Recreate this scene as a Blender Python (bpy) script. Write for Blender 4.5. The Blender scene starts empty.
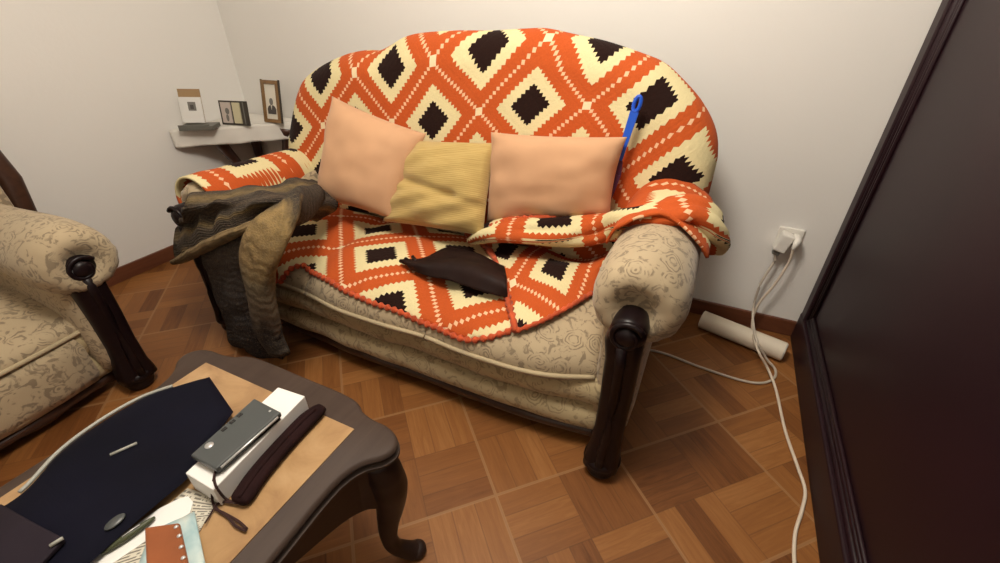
import bpy, bmesh, math, random
import numpy as np
from mathutils import Vector, Matrix, noise as mnoise
random.seed(3)
PI = math.pi
scn = bpy.context.scene
COL = scn.collection

# ------------------------------------------------------------------ camera, world, lights, exposure
FPX, PITCH, YAW, CAMH = 440.0, math.radians(32.0), math.radians(25.5), 1.2
cd = bpy.data.cameras.new('camera'); cam = bpy.data.objects.new('camera', cd); COL.objects.link(cam)
cd.sensor_width = 36.0; cd.lens = FPX / 1000 * 36.0; cd.clip_start = 0.02
cam.location = (0, 0, CAMH); cam.rotation_euler = (PI / 2 - PITCH, 0, YAW)
scn.camera = cam
w = bpy.data.worlds.new('world'); scn.world = w; w.use_nodes = True
w.node_tree.nodes['Background'].inputs[0].default_value = (1.0, 0.86, 0.66, 1)
w.node_tree.nodes['Background'].inputs[1].default_value = 0.05
scn.view_settings.view_transform = 'Standard'; scn.view_settings.look = 'None'
scn.view_settings.gamma = 1.0; scn.view_settings.use_curve_mapping = False
scn.view_settings.exposure = 0.0
def lamp_light(name, loc, radius, power, col):
    l = bpy.data.lights.new(name, 'POINT'); l.shadow_soft_size = radius; l.energy = power; l.color = col
    o = bpy.data.objects.new(name, l); COL.objects.link(o); o.location = loc
    return o
lamp_light('ceiling_lamp_light', (-0.48, 0.55, 2.18), 0.22, 86, (1.0, 0.925, 0.82))

# ------------------------------------------------------------------ measuring helper: a pixel of the photo -> a point on a known plane
_F = np.array([-math.sin(YAW) * math.cos(PITCH), math.cos(YAW) * math.cos(PITCH), -math.sin(PITCH)])
_U = np.array([-math.sin(YAW) * math.sin(PITCH), math.cos(YAW) * math.sin(PITCH), math.cos(PITCH)])
_R = np.array([math.cos(YAW), math.sin(YAW), 0.0])
_C = np.array([0, 0, CAMH])
def at(px, py, x=None, y=None, z=None):
    d = _F + (px - 500) / FPX * _R - (py - 281.5) / FPX * _U
    t = x / d[0] if x is not None else (y / d[1] if y is not None else (z - CAMH) / d[2])
    return _C + t * d
def atn(px, py, n, k):     # on the plane n.p = k
    d = _F + (px - 500) / FPX * _R - (py - 281.5) / FPX * _U
    n = np.array(n, float); t = (k - n @ _C) / (n @ d)
    return _C + t * d

# ------------------------------------------------------------------ object helpers
def wloc(o):
    v = Vector((0, 0, 0))
    while o is not None: v += o.location; o = o.parent
    return v
def tag(o, label=None, cat=None, group=None, kind=None):
    if label: o['label'] = label
    if cat: o['category'] = cat
    if group: o['group'] = group
    if kind: o['kind'] = kind
    return o
def thing(name, loc, label, cat, group=None):
    o = bpy.data.objects.new(name, None); COL.objects.link(o); o.location = loc; o.empty_display_size = .05
    return tag(o, label, cat, group)
class MB:
    def __init__(s): s.V = []; s.F = []; s.UV = {}; s.M = {}
    def add(s, V, F, UV=None):
        b = len(s.V); s.V += [tuple(map(float, v)) for v in V]
        for f in F: s.F.append(tuple(b + i for i in f))
        if UV is not None:
            for i, q in enumerate(UV): s.UV[b + i] = (float(q[0]), float(q[1]))
        return s
    def build(s, name, mat, parent=None, smooth=True, loc=None, bevel=0, solid=0, sub=0, offset=0, label=None, angle=None):
        me = bpy.data.meshes.new(name)
        o = bpy.data.objects.new(name, me); COL.objects.link(o)
        if parent is not None: o.parent = parent; org = wloc(parent)
        else:
            org = Vector(loc) if loc is not None else Vector((0, 0, 0)); o.location = org
        me.from_pydata([(v[0] - org.x, v[1] - org.y, v[2] - org.z) for v in s.V], [], s.F)
        bm = bmesh.new(); bm.from_mesh(me)
        bmesh.ops.recalc_face_normals(bm, faces=bm.faces); bm.to_mesh(me); bm.free()
        if s.UV:
            uvl = me.uv_layers.new(name='UVMap')
            for lp in me.loops: uvl.data[lp.index].uv = s.UV.get(lp.vertex_index, (0, 0))
        me.materials.append(mat)
        if smooth:
            for p in me.polygons: p.use_smooth = True
        if angle is not None:
            me.set_sharp_from_angle(angle=math.radians(angle))
        if solid:
            m = o.modifiers.new('thickness', 'SOLIDIFY'); m.thickness = solid; m.offset = offset
        if bevel:
            m = o.modifiers.new('bevel', 'BEVEL'); m.width = bevel; m.segments = 3; m.limit_method = 'ANGLE'; m.angle_limit = math.radians(40)
        if sub:
            m = o.modifiers.new('sub', 'SUBSURF'); m.levels = sub; m.render_levels = sub
        if label: o['label'] = label
        return o
def boxpts(c, s, R=None):
    V = []
    for dz in (-1, 1):
        for dx, dy in ((-1, -1), (1, -1), (1, 1), (-1, 1)):
            v = Vector((dx * s[0] / 2, dy * s[1] / 2, dz * s[2] / 2))
            if R is not None: v = R @ v
            V.append((c[0] + v.x, c[1] + v.y, c[2] + v.z))
    return V, [(3, 2, 1, 0), (4, 5, 6, 7), (0, 1, 5, 4), (1, 2, 6, 5), (2, 3, 7, 6), (3, 0, 4, 7)]
def box(c, s, R=None): return MB().add(*boxpts(c, s, R))
def box2(a, b): return box([(a[i] + b[i]) / 2 for i in range(3)], [abs(b[i] - a[i]) for i in range(3)])
def catmull(P, n, closed=False):
    P = [np.array(p, float) for p in P]; N = len(P); out = []
    segs = N if closed else N - 1
    for i in range(segs):
        if closed: p0, p1, p2, p3 = P[i - 1], P[i], P[(i + 1) % N], P[(i + 2) % N]
        else:
            p1, p2 = P[i], P[i + 1]
            p0 = P[i - 1] if i else 2 * p1 - p2
            p3 = P[i + 2] if i + 2 < N else 2 * p2 - p1
        for k in range(n):
            t = k / n
            out.append(.5 * ((2 * p1) + (-p0 + p2) * t + (2 * p0 - 5 * p1 + 4 * p2 - p3) * t * t + (-p0 + 3 * p1 - 3 * p2 + p3) * t ** 3))
    if not closed: out.append(P[-1])
    return out
def loft(rings, cap=True, closed=True, UV=None):
    n = len(rings[0]); V = [p for r in rings for p in r]; F = []
    for i in range(len(rings) - 1):
        for j in range(n if closed else n - 1):
            a, b = i * n + j, i * n + (j + 1) % n
            F.append((a, b, b + n, a + n))
    if cap and closed:
        F.append(tuple(range(n - 1, -1, -1))); F.append(tuple((len(rings) - 1) * n + j for j in range(n)))
    return V, F, UV
def tube(path, r, n=10, flat=1.0, up=(0, 0, 1), ripple=None, uvs=None):
    """tube along a path, radius a number or list; flat scales along the 'up' side"""
    P = [np.array(p, float) for p in path]; rings = []; UV = []; L = 0
    for i, p in enumerate(P):
        t = P[min(i + 1, len(P) - 1)] - P[max(i - 1, 0)]; t /= (np.linalg.norm(t) + 1e-9)
        a = np.cross(t, np.array(up, float))
        if np.linalg.norm(a) < 1e-3: a = np.cross(t, (1, 0, 0))
        a /= np.linalg.norm(a); b = np.cross(a, t)
        rr = r[i] if hasattr(r, '__len__') else r
        if i: L += np.linalg.norm(P[i] - P[i - 1])
        ring = []
        for k in range(n):
            g = 2 * PI * k / n; q = rr * (1 + (ripple(L, g) if ripple else 0))
            ring.append(p + a * q * math.cos(g) + b * q * flat * math.sin(g)); UV.append((L, k / n))
        rings.append(ring)
    V, F, _ = loft(rings)
    return V, F, UV
def lathe(c, prof, n=24, R=None):
    rings = []
    for r, h in prof:
        ring = []
        for k in range(n):
            v = Vector((r * math.cos(2 * PI * k / n), r * math.sin(2 * PI * k / n), h))
            if R is not None: v = R @ v
            ring.append((c[0] + v.x, c[1] + v.y, c[2] + v.z))
        rings.append(ring)
    V, F, _ = loft(rings); return V, F
def gridmesh(fn, nu, nv):
    V = []; UV = []
    for i in range(nu + 1):
        for j in range(nv + 1):
            p, uv = fn(i / nu, j / nv); V.append(p); UV.append(uv)
    F = [(i * (nv + 1) + j, (i + 1) * (nv + 1) + j, (i + 1) * (nv + 1) + j + 1, i * (nv + 1) + j + 1) for i in range(nu) for j in range(nv)]
    return V, F, UV
def ctrl_surface(rows, nu, nv, wr=0.0, wf=9.0, uvscale=(1, 1), wdir=(0, -.3, 1)):
    """smooth sheet through rows of control points, with small wrinkles"""
    A = [[np.array(p, float) for p in r] for r in rows]
    k = 8
    R2 = [catmull(r, k) for r in A]
    C2 = list(zip(*[catmull([R2[i][j] for i in range(len(R2))], k) for j in range(len(R2[0]))]))   # [row][col]
    H, W = len(C2), len(C2[0])
    def fn(u, v):
        a, b = u * (H - 1), v * (W - 1); i, j = min(int(a), H - 2), min(int(b), W - 2); a -= i; b -= j
        p = (C2[i][j] * (1 - a) + C2[i + 1][j] * a) * (1 - b) + (C2[i][j + 1] * (1 - a) + C2[i + 1][j + 1] * a) * b
        if wr:
            h = mnoise.noise(Vector(p * wf)) * wr + mnoise.noise(Vector(p * wf * 2.3) + Vector((5, 1, 2))) * wr * .4
            p = p + np.array(wdir) * h
        return p, (u * uvscale[0], v * uvscale[1])
    return gridmesh(fn, nu, nv)
def superbox(c, h, p=5.0, n=12, crown=0.0, front=0.0, pz=None):
    """soft box: half sizes h about centre c; crown raises the top, front bulges the -y side"""
    bm = bmesh.new(); bmesh.ops.create_cube(bm, size=2.0)
    bmesh.ops.subdivide_edges(bm, edges=bm.edges, cuts=n, use_grid_fill=True)
    V = []
    for v in bm.verts:
        a, b, d = v.co
        # cluster towards edges for a crisper round
        m = (abs(a) ** p + abs(b) ** p + abs(d) ** p) ** (1 / p)
        a, b, d = a / m, b / m, d / m
        x, y, z = a * h[0], b * h[1], d * h[2]
        if d > 0: z += crown * max(0, 1 - a * a) * max(0, 1 - b * b) * d
        if b < 0: y += front * max(0, 1 - a * a) * b
        V.append((c[0] + x, c[1] + y, c[2] + z))
    bm.verts.index_update()
    F = [tuple(v.index for v in f.verts) for f in bm.faces]; bm.free()
    return V, F

# ------------------------------------------------------------------ material helpers
def new_mat(name, col=(.5, .5, .5), rough=.6, spec=.5, metal=0.0, sheen=0.0):
    m = bpy.data.materials.new(name); m.use_nodes = True
    b = m.node_tree.nodes['Principled BSDF']
    b.inputs['Base Color'].default_value = (*col, 1); b.inputs['Roughness'].default_value = rough
    b.inputs['Specular IOR Level'].default_value = spec; b.inputs['Metallic'].default_value = metal
    if sheen: b.inputs['Sheen Weight'].default_value = sheen
    return m
class NT:
    def __init__(s, m): s.m = m; s.nt = m.node_tree; s.b = s.nt.nodes['Principled BSDF']
    def node(s, t, **k):
        n = s.nt.nodes.new(t)
        for a, v in k.items(): setattr(n, a, v)
        return n
    def link(s, a, b): s.nt.links.new(a, b)
    def math(s, op, a, b=None, c=None):
        n = s.node('ShaderNodeMath', operation=op)
        for i, v in enumerate((a, b, c)):
            if v is None: continue
            if isinstance(v, (int, float)): n.inputs[i].default_value = v
            else: s.link(v, n.inputs[i])
        return n.outputs[0]
    def coord(s, kind='Object'): return s.node('ShaderNodeTexCoord').outputs[kind]
    def sep(s, v):
        n = s.node('ShaderNodeSeparateXYZ'); s.link(v, n.inputs[0]); return n.outputs
    def comb(s, x, y, z=0.0):
        n = s.node('ShaderNodeCombineXYZ')
        for i, v in enumerate((x, y, z)):
            if isinstance(v, (int, float)): n.inputs[i].default_value = v
            else: s.link(v, n.inputs[i])
        return n.outputs[0]
    def mapping(s, v, scale=(1, 1, 1), rot=(0, 0, 0), loc=(0, 0, 0)):
        n = s.node('ShaderNodeMapping'); s.link(v, n.inputs[0])
        n.inputs['Scale'].default_value = scale; n.inputs['Rotation'].default_value = rot; n.inputs['Location'].default_value = loc
        return n.outputs[0]
    def noise(s, v, scale=5, detail=3, rough=.5, dist=0.0, out='Fac'):
        n = s.node('ShaderNodeTexNoise'); s.link(v, n.inputs['Vector'])
        n.inputs['Scale'].default_value = scale; n.inputs['Detail'].default_value = detail
        n.inputs['Roughness'].default_value = rough; n.inputs['Distortion'].default_value = dist
        return n.outputs[out]
    def ramp(s, f, stops, interp='LINEAR'):
        n = s.node('ShaderNodeValToRGB'); n.color_ramp.interpolation = interp
        e = n.color_ramp.elements
        while len(e) < len(stops): e.new(.5)
        for el, (p, c) in zip(e, stops): el.position = p; el.color = (*c, 1) if len(c) == 3 else c
        s.link(f, n.inputs[0]); return n.outputs[0]
    def mix(s, f, a, b, mode='MIX'):
        n = s.node('ShaderNodeMix', data_type='RGBA', blend_type=mode)
        for i, v in ((0, f), (6, a), (7, b)):
            if isinstance(v, (int, float)): n.inputs[i].default_value = v
            elif isinstance(v, tuple): n.inputs[i].default_value = (*v, 1)
            else: s.link(v, n.inputs[i])
        return n.outputs[2]
    def base(s, c): s.link(c, s.b.inputs['Base Color'])
    def rough(s, c): s.link(c, s.b.inputs['Roughness'])
    def bump(s, h, strength=.3, dist=.01):
        n = s.node('ShaderNodeBump'); n.inputs['Strength'].default_value = strength; n.inputs['Distance'].default_value = dist
        s.link(h, n.inputs['Height']); s.link(n.outputs[0], s.b.inputs['Normal'])

def fabric_mat(name, col, var=.12, rough=.9, weave=420, bump=.15, scale=6, sheen=.12):
    m = new_mat(name, col, rough, .2 if sheen else .12, sheen=sheen); t = NT(m); v = t.coord()
    n = t.noise(v, scale, 4); d = tuple(c * (1 - var) for c in col); l = tuple(min(1, c * (1 + var)) for c in col)
    t.base(t.ramp(n, [(.3, d), (.7, l)])); t.bump(t.noise(v, weave, 2), bump, .002)
    return m
def wood_mat(name, c1, c2, rough=.3, scale=(3, 40, 40), spec=.5):
    m = new_mat(name, c1, rough, spec); t = NT(m); v = t.mapping(t.coord(), scale)
    n = t.noise(v, 1.0, 6, .6, .6); t.base(t.ramp(n, [(.3, c1), (.7, c2)])); t.bump(n, .06, .002)
    return m
M = {}
m = new_mat('wall_paint', (.82, .80, .76), .85, .2); t = NT(m); v = t.coord()
t.base(t.ramp(t.noise(v, 1.3, 3), [(.3, (.80, .78, .745)), (.7, (.83, .81, .775))])); t.bump(t.noise(v, 60, 3), .12, .004); M['wall'] = m
M['ceiling'] = new_mat('ceiling_paint', (.75, .72, .66), .9, .2)
m = new_mat('parquet', rough=.4, spec=.3); t = NT(m); x, y, _ = t.sep(t.coord())
T = .40
p = t.math('DIVIDE', t.math('SUBTRACT', t.math('MULTIPLY', t.math('ADD', x, y), .70711), .24), T)
q = t.math('DIVIDE', t.math('SUBTRACT', t.math('MULTIPLY', t.math('SUBTRACT', y, x), .70711), .713), T)
p2, q2 = t.math('MULTIPLY', p, 2), t.math('MULTIPLY', q, 2)
ip, iq = t.math('FLOOR', p2), t.math('FLOOR', q2)
par = t.math('FLOORED_MODULO', t.math('ADD', ip, iq), 2)
NPL = 3
def lerp(f, a, b): return t.math('ADD', a, t.math('MULTIPLY', f, t.math('SUBTRACT', b, a)))
acr = t.math('MULTIPLY', lerp(par, p2, q2), NPL); fi = t.math('FLOOR', acr); fr = t.math('FRACT', acr)
al = lerp(par, q2, p2); fal = t.math('FRACT', al)
wn = t.node('ShaderNodeTexWhiteNoise', noise_dimensions='3D'); t.link(t.comb(ip, iq, fi), wn.inputs['Vector'])
rnd = wn.outputs['Value']
g = t.noise(t.comb(t.math('MULTIPLY', acr, 4.5), t.math('ADD', t.math('MULTIPLY', al, 1.1), t.math('MULTIPLY', rnd, 17)), rnd), 1.0, 6, .65, 1.2)
tone = t.math('ADD', t.math('MULTIPLY', rnd, .52), t.math('MULTIPLY', g, .66))
c = t.ramp(tone, [(.2, (.105, .033, .008)), (.45, (.19, .070, .019)), (.75, (.27, .108, .030)), (1.0, (.36, .16, .052))])
s1 = t.math('MINIMUM', fr, t.math('SUBTRACT', 1, fr)); s2 = t.math('MINIMUM', fal, t.math('SUBTRACT', 1, fal))
seam = t.math('LESS_THAN', t.math('MINIMUM', t.math('DIVIDE', s1, NPL), s2), .008)
c = t.mix(t.math('MULTIPLY', seam, .35), c, (.07, .03, .012))
fp, fq = t.math('FRACT', p), t.math('FRACT', q)
e = t.math('MINIMUM', t.math('MINIMUM', fp, t.math('SUBTRACT', 1, fp)), t.math('MINIMUM', fq, t.math('SUBTRACT', 1, fq)))
gr = t.math('LESS_THAN', e, .011)
c = t.mix(t.math('MULTIPLY', gr, .7), c, (.34, .18, .08))
t.base(c); t.rough(t.math('ADD', .36, t.math('MULTIPLY', g, .16))); t.bump(e, .0, .001); M['parquet'] = m
M['skirting'] = wood_mat('skirting_wood', (.10, .030, .014), (.17, .06, .028), .4, (2, 2, 30))
M['dark_wood'] = wood_mat('dark_wood', (.006, .003, .004), (.012, .0055, .006), .36, (8, 8, 60), .25)
M['cab_wood'] = wood_mat('mahogany', (.014, .0042, .0072), (.022, .007, .0105), .45, (30, 2, 2), .35)
M['rail_wood'] = wood_mat('rail_wood', (.035, .014, .008), (.06, .025, .014), .3, (3, 30, 30), .5)
M['table_wood'] = wood_mat('table_wood', (.046, .029, .022), (.064, .042, .032), .6, (30, 3, 3), .25)
M['table_dark'] = wood_mat('table_apron_wood', (.016, .009, .008), (.028, .015, .012), .45, (3, 3, 30), .3)
M['shelf_wood'] = wood_mat('shelf_wood', (.05, .022, .016), (.09, .04, .026), .35, (20, 20, 3))
m = new_mat('tan_inlay', rough=.28, spec=.5); t = NT(m); v = t.coord()
n = t.noise(v, 9, 6, .62, 1.0); t.base(t.ramp(n, [(.25, (.26, .14, .062)), (.5, (.40, .24, .11)), (.75, (.48, .31, .16))])); M['inlay'] = m
# floral upholstery
def floral(name, base, mark, seed=0.0):
    m = new_mat(name, base, .85, .25, sheen=.2); t = NT(m); v = t.mapping(t.coord(), loc=(seed, seed * .7, seed * .3))
    vw = t.node('ShaderNodeVectorMath', operation='ADD'); t.link(v, vw.inputs[0])
    nz = t.node('ShaderNodeVectorMath', operation='SCALE'); t.link(t.noise(v, 22, 2, out='Color'), nz.inputs[0]); nz.inputs[3].default_value = .035; t.link(nz.outputs[0], vw.inputs[1])
    vo = t.node('ShaderNodeTexVoronoi', feature='F1'); t.link(vw.outputs[0], vo.inputs['Vector']); vo.inputs['Scale'].default_value = 13; vo.inputs['Randomness'].default_value = .75
    d = vo.outputs['Distance']
    ring = t.math('SINE', t.math('MULTIPLY', d, 52)); ringm = t.math('MULTIPLY', t.math('GREATER_THAN', ring, .25), t.math('LESS_THAN', d, .47))
    brk = t.ramp(t.noise(v, 45, 2), [(.42, (0, 0, 0)), (.55, (1, 1, 1))])
    ringm = t.math('MULTIPLY', ringm, brk)
    lv = t.ramp(t.noise(v, 26, 3, .6, 1.5), [(.53, (0, 0, 0)), (.60, (1, 1, 1))])
    lv = t.math('MULTIPLY', lv, t.math('GREATER_THAN', d, .40))
    mask = t.math('MAXIMUM', ringm, lv)
    b2 = t.ramp(t.noise(v, 5, 3), [(.3, tuple(k * .86 for k in base)), (.7, base)])
    t.base(t.mix(t.math('MULTIPLY', mask, .62), b2, mark)); t.bump(t.noise(v, 240, 2), .2, .002)
    return m
M['floral'] = floral('floral_upholstery', (.49, .385, .245), (.13, .095, .062))
M['floral_rail'] = floral('floral_upholstery_dark', (.47, .37, .21), (.17, .12, .06), 2.0)
M['piping'] = fabric_mat('piping_cord', (.47, .38, .24))
# crochet
m = new_mat('crochet', rough=.95, spec=.08, sheen=.04); t = NT(m); uv = t.coord('UV'); u, vv, _ = t.sep(uv)
def cheb(a): return t.math('MULTIPLY', t.math('ABSOLUTE', t.math('SUBTRACT', t.math('FRACT', a), .5)), 2)
fu, fv = cheb(u), cheb(vv)
r = t.math('MAXIMUM', fu, fv)
sel = t.math('GREATER_THAN', fu, fv)
tan = t.math('ADD', u, t.math('MULTIPLY', sel, t.math('SUBTRACT', vv, u)))
tri = t.math('PINGPONG', t.math('MULTIPLY', tan, 32), 1.0)       # 16 stitch clusters to a motif
kk = t.math('LESS_THAN', t.math('DIVIDE', t.math('MINIMUM', fu, fv), r), .86)
rj = t.math('ADD', r, t.math('MULTIPLY', kk, t.math('MULTIPLY', t.math('SUBTRACT', tri, .5), .075)))
rnds = t.math('FRACT', t.math('MULTIPLY', r, 7.2))
wv = t.noise(uv, 55, 2, .6)
def vary(c, a=.25): return t.mix(wv, tuple(k * (1 - a) for k in c), tuple(min(1, k * (1 + a)) for k in c))
BLK, CRM, ORG = vary((.020, .009, .007)), vary((.74, .64, .36), .08), vary((.52, .095, .022), .15)
LINE = (.80, .50, .30)
c = t.mix(t.math('GREATER_THAN', rj, .36), BLK, CRM)
c = t.mix(t.math('GREATER_THAN', rj, .645), c, ORG)
rl = t.math('ADD', r, t.math('MULTIPLY', t.math('SUBTRACT', tri, .5), .085))
c = t.mix(t.math('GREATER_THAN', rl, .972), c, LINE)
c = t.mix(t.math('GREATER_THAN', t.math('ADD', fu, fv), 1.86), c, (.82, .66, .42))
t.base(c)
hole = t.math('MULTIPLY', t.math('ABSOLUTE', t.math('SINE', t.math('MULTIPLY', r, 22.6))), t.math('ADD', .35, t.math('MULTIPLY', .65, tri)))
t.bump(t.math('ADD', t.math('MULTIPLY', hole, .30), t.math('MULTIPLY', t.noise(uv, 30, 2, .6), 1.2)), .30, .006); M['crochet'] = m
M['orange_yarn'] = fabric_mat('orange_yarn', (.50, .085, .03), .3, weave=300, bump=.4, scale=30)
M['pink'] = fabric_mat('pink_linen', (.60, .345, .195), .05, weave=500, bump=.2)
m = new_mat('yellow_ribbed', rough=.85, spec=.25, sheen=.3); t = NT(m); v = t.coord('UV'); a, b, _ = t.sep(v)
n = t.noise(t.mapping(v, (3, 30, 1)), 2, 3); t.base(t.ramp(n, [(.3, (.46, .315, .105)), (.7, (.53, .375, .135))]))
t.bump(t.math('ADD', t.math('MULTIPLY', t.math('SINE', t.math('MULTIPLY', b, 300)), .5), t.math('MULTIPLY', n, 2)), .22, .003); M['yellow'] = m
def knit(name, stops, freq, seed):
    m = new_mat(name, rough=.95, spec=.06, sheen=.03); t = NT(m); v = t.coord('UV'); a, b, _ = t.sep(v)
    k = t.math('ADD', t.math('MULTIPLY', a, freq), t.math('MULTIPLY', t.math('SUBTRACT', t.noise(v, 5, 4), .5), .30))
    c = t.ramp(t.math('PINGPONG', t.math('ADD', k, seed), 1.0), stops)
    rib = t.math('SINE', t.math('ADD', t.math('MULTIPLY', a, 150), t.math('MULTIPLY', t.noise(v, 8, 2), 10)))
    o = t.coord('Object'); sp = t.noise(o, 190, 2, .7); blot = t.noise(o, 34, 3, .6)
    c = t.mix(t.ramp(blot, [(.42, (0, 0, 0)), (.78, (.6, .6, .6))]), c, (.018, .014, .013))
    c = t.mix(t.ramp(sp, [(.48, (0, 0, 0)), (.75, (.5, .5, .5))]), c, (.21, .16, .10))
    t.base(c); t.bump(t.math('ADD', sp, t.math('MULTIPLY', rib, .35)), .8, .006); return m
KB, KG, KT, KN = (.020, .014, .013), (.075, .058, .042), (.20, .13, .055), (.018, .017, .022)
M['knit'] = knit('knit_cardigan', [(0, (.05, .038, .03)), (.2, (.075, .058, .042)), (.34, (.20, .14, .065)), (.46, (.13, .095, .05)), (.56, (.07, .055, .042)), (.8, (.045, .034, .028)), (1, (.095, .07, .05))], 2.4, .1)
M['knit_sleeve'] = knit('knit_sleeve', [(0, (.06, .045, .034)), (.34, (.055, .044, .035)), (.41, (.28, .19, .08)), (.56, (.24, .16, .072)), (.62, (.15, .115, .065)), (.78, (.13, .10, .075)), (.86, (.02, .016, .016)), (1, (.06, .05, .042))], .98, .0)
M['knit_cuff'] = knit('knit_cuff', [(0, (.09, .066, .042)), (.35, (.26, .175, .08)), (.6, (.13, .095, .055)), (1, (.035, .026, .024))], 1.0, .0)
M['knit_dark'] = knit('knit_front', [(0, (.07, .056, .045)), (.35, (.05, .042, .04)), (.65, KN), (1, (.014, .012, .014))], 1.0, .0)
M['black_cloth'] = fabric_mat('black_cloth', (.018, .009, .0075), .25, .55, 300, .1, 14, 0)
M['blue'] = new_mat('blue_plastic', (.012, .095, .62), .35, .5)
M['purple'] = new_mat('dark_plastic_mesh', (.075, .012, .05), .5, .4)
M['white_cloth'] = fabric_mat('white_cloth', (.78, .75, .69), .04)
M['white'] = new_mat('white_plastic', (.80, .77, .71), .4, .5)
M['white_card'] = new_mat('white_cardboard', (.80, .79, .76), .6, .3)
M['paper_tube'] = new_mat('pale_tube', (.70, .62, .50), .55, .3)
M['cable'] = new_mat('white_cable', (.72, .62, .50), .5, .4)
M['greycable'] = new_mat('grey_cable', (.60, .53, .44), .5, .4)
M['navy'] = fabric_mat('navy_nylon', (.0028, .0028, .0085), .3, .8, 300, .1, 6, 0)
M['navy_flap'] = fabric_mat('dark_flap', (.018, .013, .019), .2, .65, 300, .1, 6, 0)
M['greypipe'] = new_mat('grey_piping', (.34, .34, .30), .5, .4)
M['slate'] = new_mat('slate_plastic', (.060, .066, .066), .38, .5)
M['black_gloss'] = new_mat('black_gloss', (.010, .010, .011), .15, .6)
M['silver'] = new_mat('silver', (.62, .62, .62), .35, .5, .6)
M['velvet'] = fabric_mat('brown_velvet', (.016, .006, .006), .3, .9, 300, .15, 20, 0)
M['cord'] = fabric_mat('brown_cord', (.035, .014, .012), .3)
M['frame_wood'] = wood_mat('frame_wood', (.18, .095, .035), (.26, .15, .06), .4, (60, 60, 8))
M['dark_edge'] = new_mat('dark_frame', (.055, .045, .035), .4, .4)
M['mat_board'] = new_mat('photo_paper', (.74, .70, .60), .6, .3)
M['photo_grey'] = new_mat('photo_grey', (.20, .19, .17), .6, .3)
M['photo_dark'] = new_mat('photo_dark', (.085, .075, .07), .6, .3)
M['photo_pink'] = new_mat('photo_pale_pink', (.60, .52, .47), .6, .3)
M['photo_yellow'] = new_mat('photo_pale_yellow', (.62, .57, .38), .6, .3)
M['grey_metal'] = new_mat('grey_metal', (.16, .16, .14), .45, .5, .2)
M['tan_card'] = new_mat('tan_card', (.38, .25, .13), .7, .2)
M['outlet_hole'] = new_mat('socket_dark', (.10, .09, .08), .6, .3)
M['orange_leather'] = fabric_mat('orange_leather', (.26, .078, .026), .15, .55, 200, .1, 12)
M['green'] = new_mat('dark_green', (.055, .062, .028), .45, .4)
m = new_mat('printed_paper', rough=.7, spec=.2); t = NT(m); v = t.coord('UV'); a, b, _ = t.sep(v)
rows = t.math('GREATER_THAN', t.math('FRACT', t.math('MULTIPLY', b, 22)), .5)
wr = t.node('ShaderNodeTexWhiteNoise', noise_dimensions='2D'); t.link(t.comb(t.math('FLOOR', t.math('MULTIPLY', a, 30)), t.math('FLOOR', t.math('MULTIPLY', b, 22))), wr.inputs['Vector'])
mk = t.math('MULTIPLY', rows, t.math('GREATER_THAN', wr.outputs['Value'], .35))
t.base(t.mix(mk, (.60, .56, .46), (.20, .18, .15))); M['newsprint'] = m
m = new_mat('magazine_cover', rough=.35, spec=.4); t = NT(m); v = t.coord('UV')
n = t.noise(v, 2.2, 3, .5, .6, 'Color'); sc = t.node('ShaderNodeSeparateColor'); t.link(n, sc.inputs[0])
c = t.ramp(sc.outputs[0], [(.3, (.26, .42, .46)), (.55, (.46, .58, .58)), (.75, (.62, .66, .60))])
c = t.mix(t.ramp(sc.outputs[1], [(.60, (0, 0, 0)), (.66, (.8, .8, .8))]), c, (.42, .24, .08))
c = t.mix(t.ramp(sc.outputs[2], [(.64, (0, 0, 0)), (.68, (.8, .8, .8))]), c, (.09, .08, .25)); t.base(c); M['magazine'] = m

# ------------------------------------------------------------------ room
XL, XR, YB, YF, ZC = -2.59, 1.75, 1.88, -1.7, 2.5
def struct(name, mb, mat, **k):
    o = mb.build(name, mat, smooth=False, **k); o['kind'] = 'structure'; return o
struct('floor', box2((XL - .1, YF - .1, -.08), (XR + .1, YB + .1, 0)), M['parquet'])
struct('ceiling', box2((XL - .1, YF - .1, ZC), (XR + .1, YB + .1, ZC + .08)), M['ceiling'])
struct('wall_back', box2((XL - .1, YB, 0), (XR + .1, YB + .1, ZC)), M['wall'])
struct('wall_left', box2((XL - .1, YF, 0), (XL, YB, ZC)), M['wall'])
struct('wall_right', box2((XR, YF, 0), (XR + .1, YB, ZC)), M['wall'])
struct('wall_front', box2((XL - .1, YF - .1, 0), (XR + .1, YF, ZC)), M['wall'])
struct('baseboard_back', box2((XL, YB - .012, 0), (XR, YB, .075)), M['skirting'], bevel=.003)
struct('baseboard_left', box2((XL, YF, 0), (XL + .012, YB - .012, .075)), M['skirting'], bevel=.003)

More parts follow.
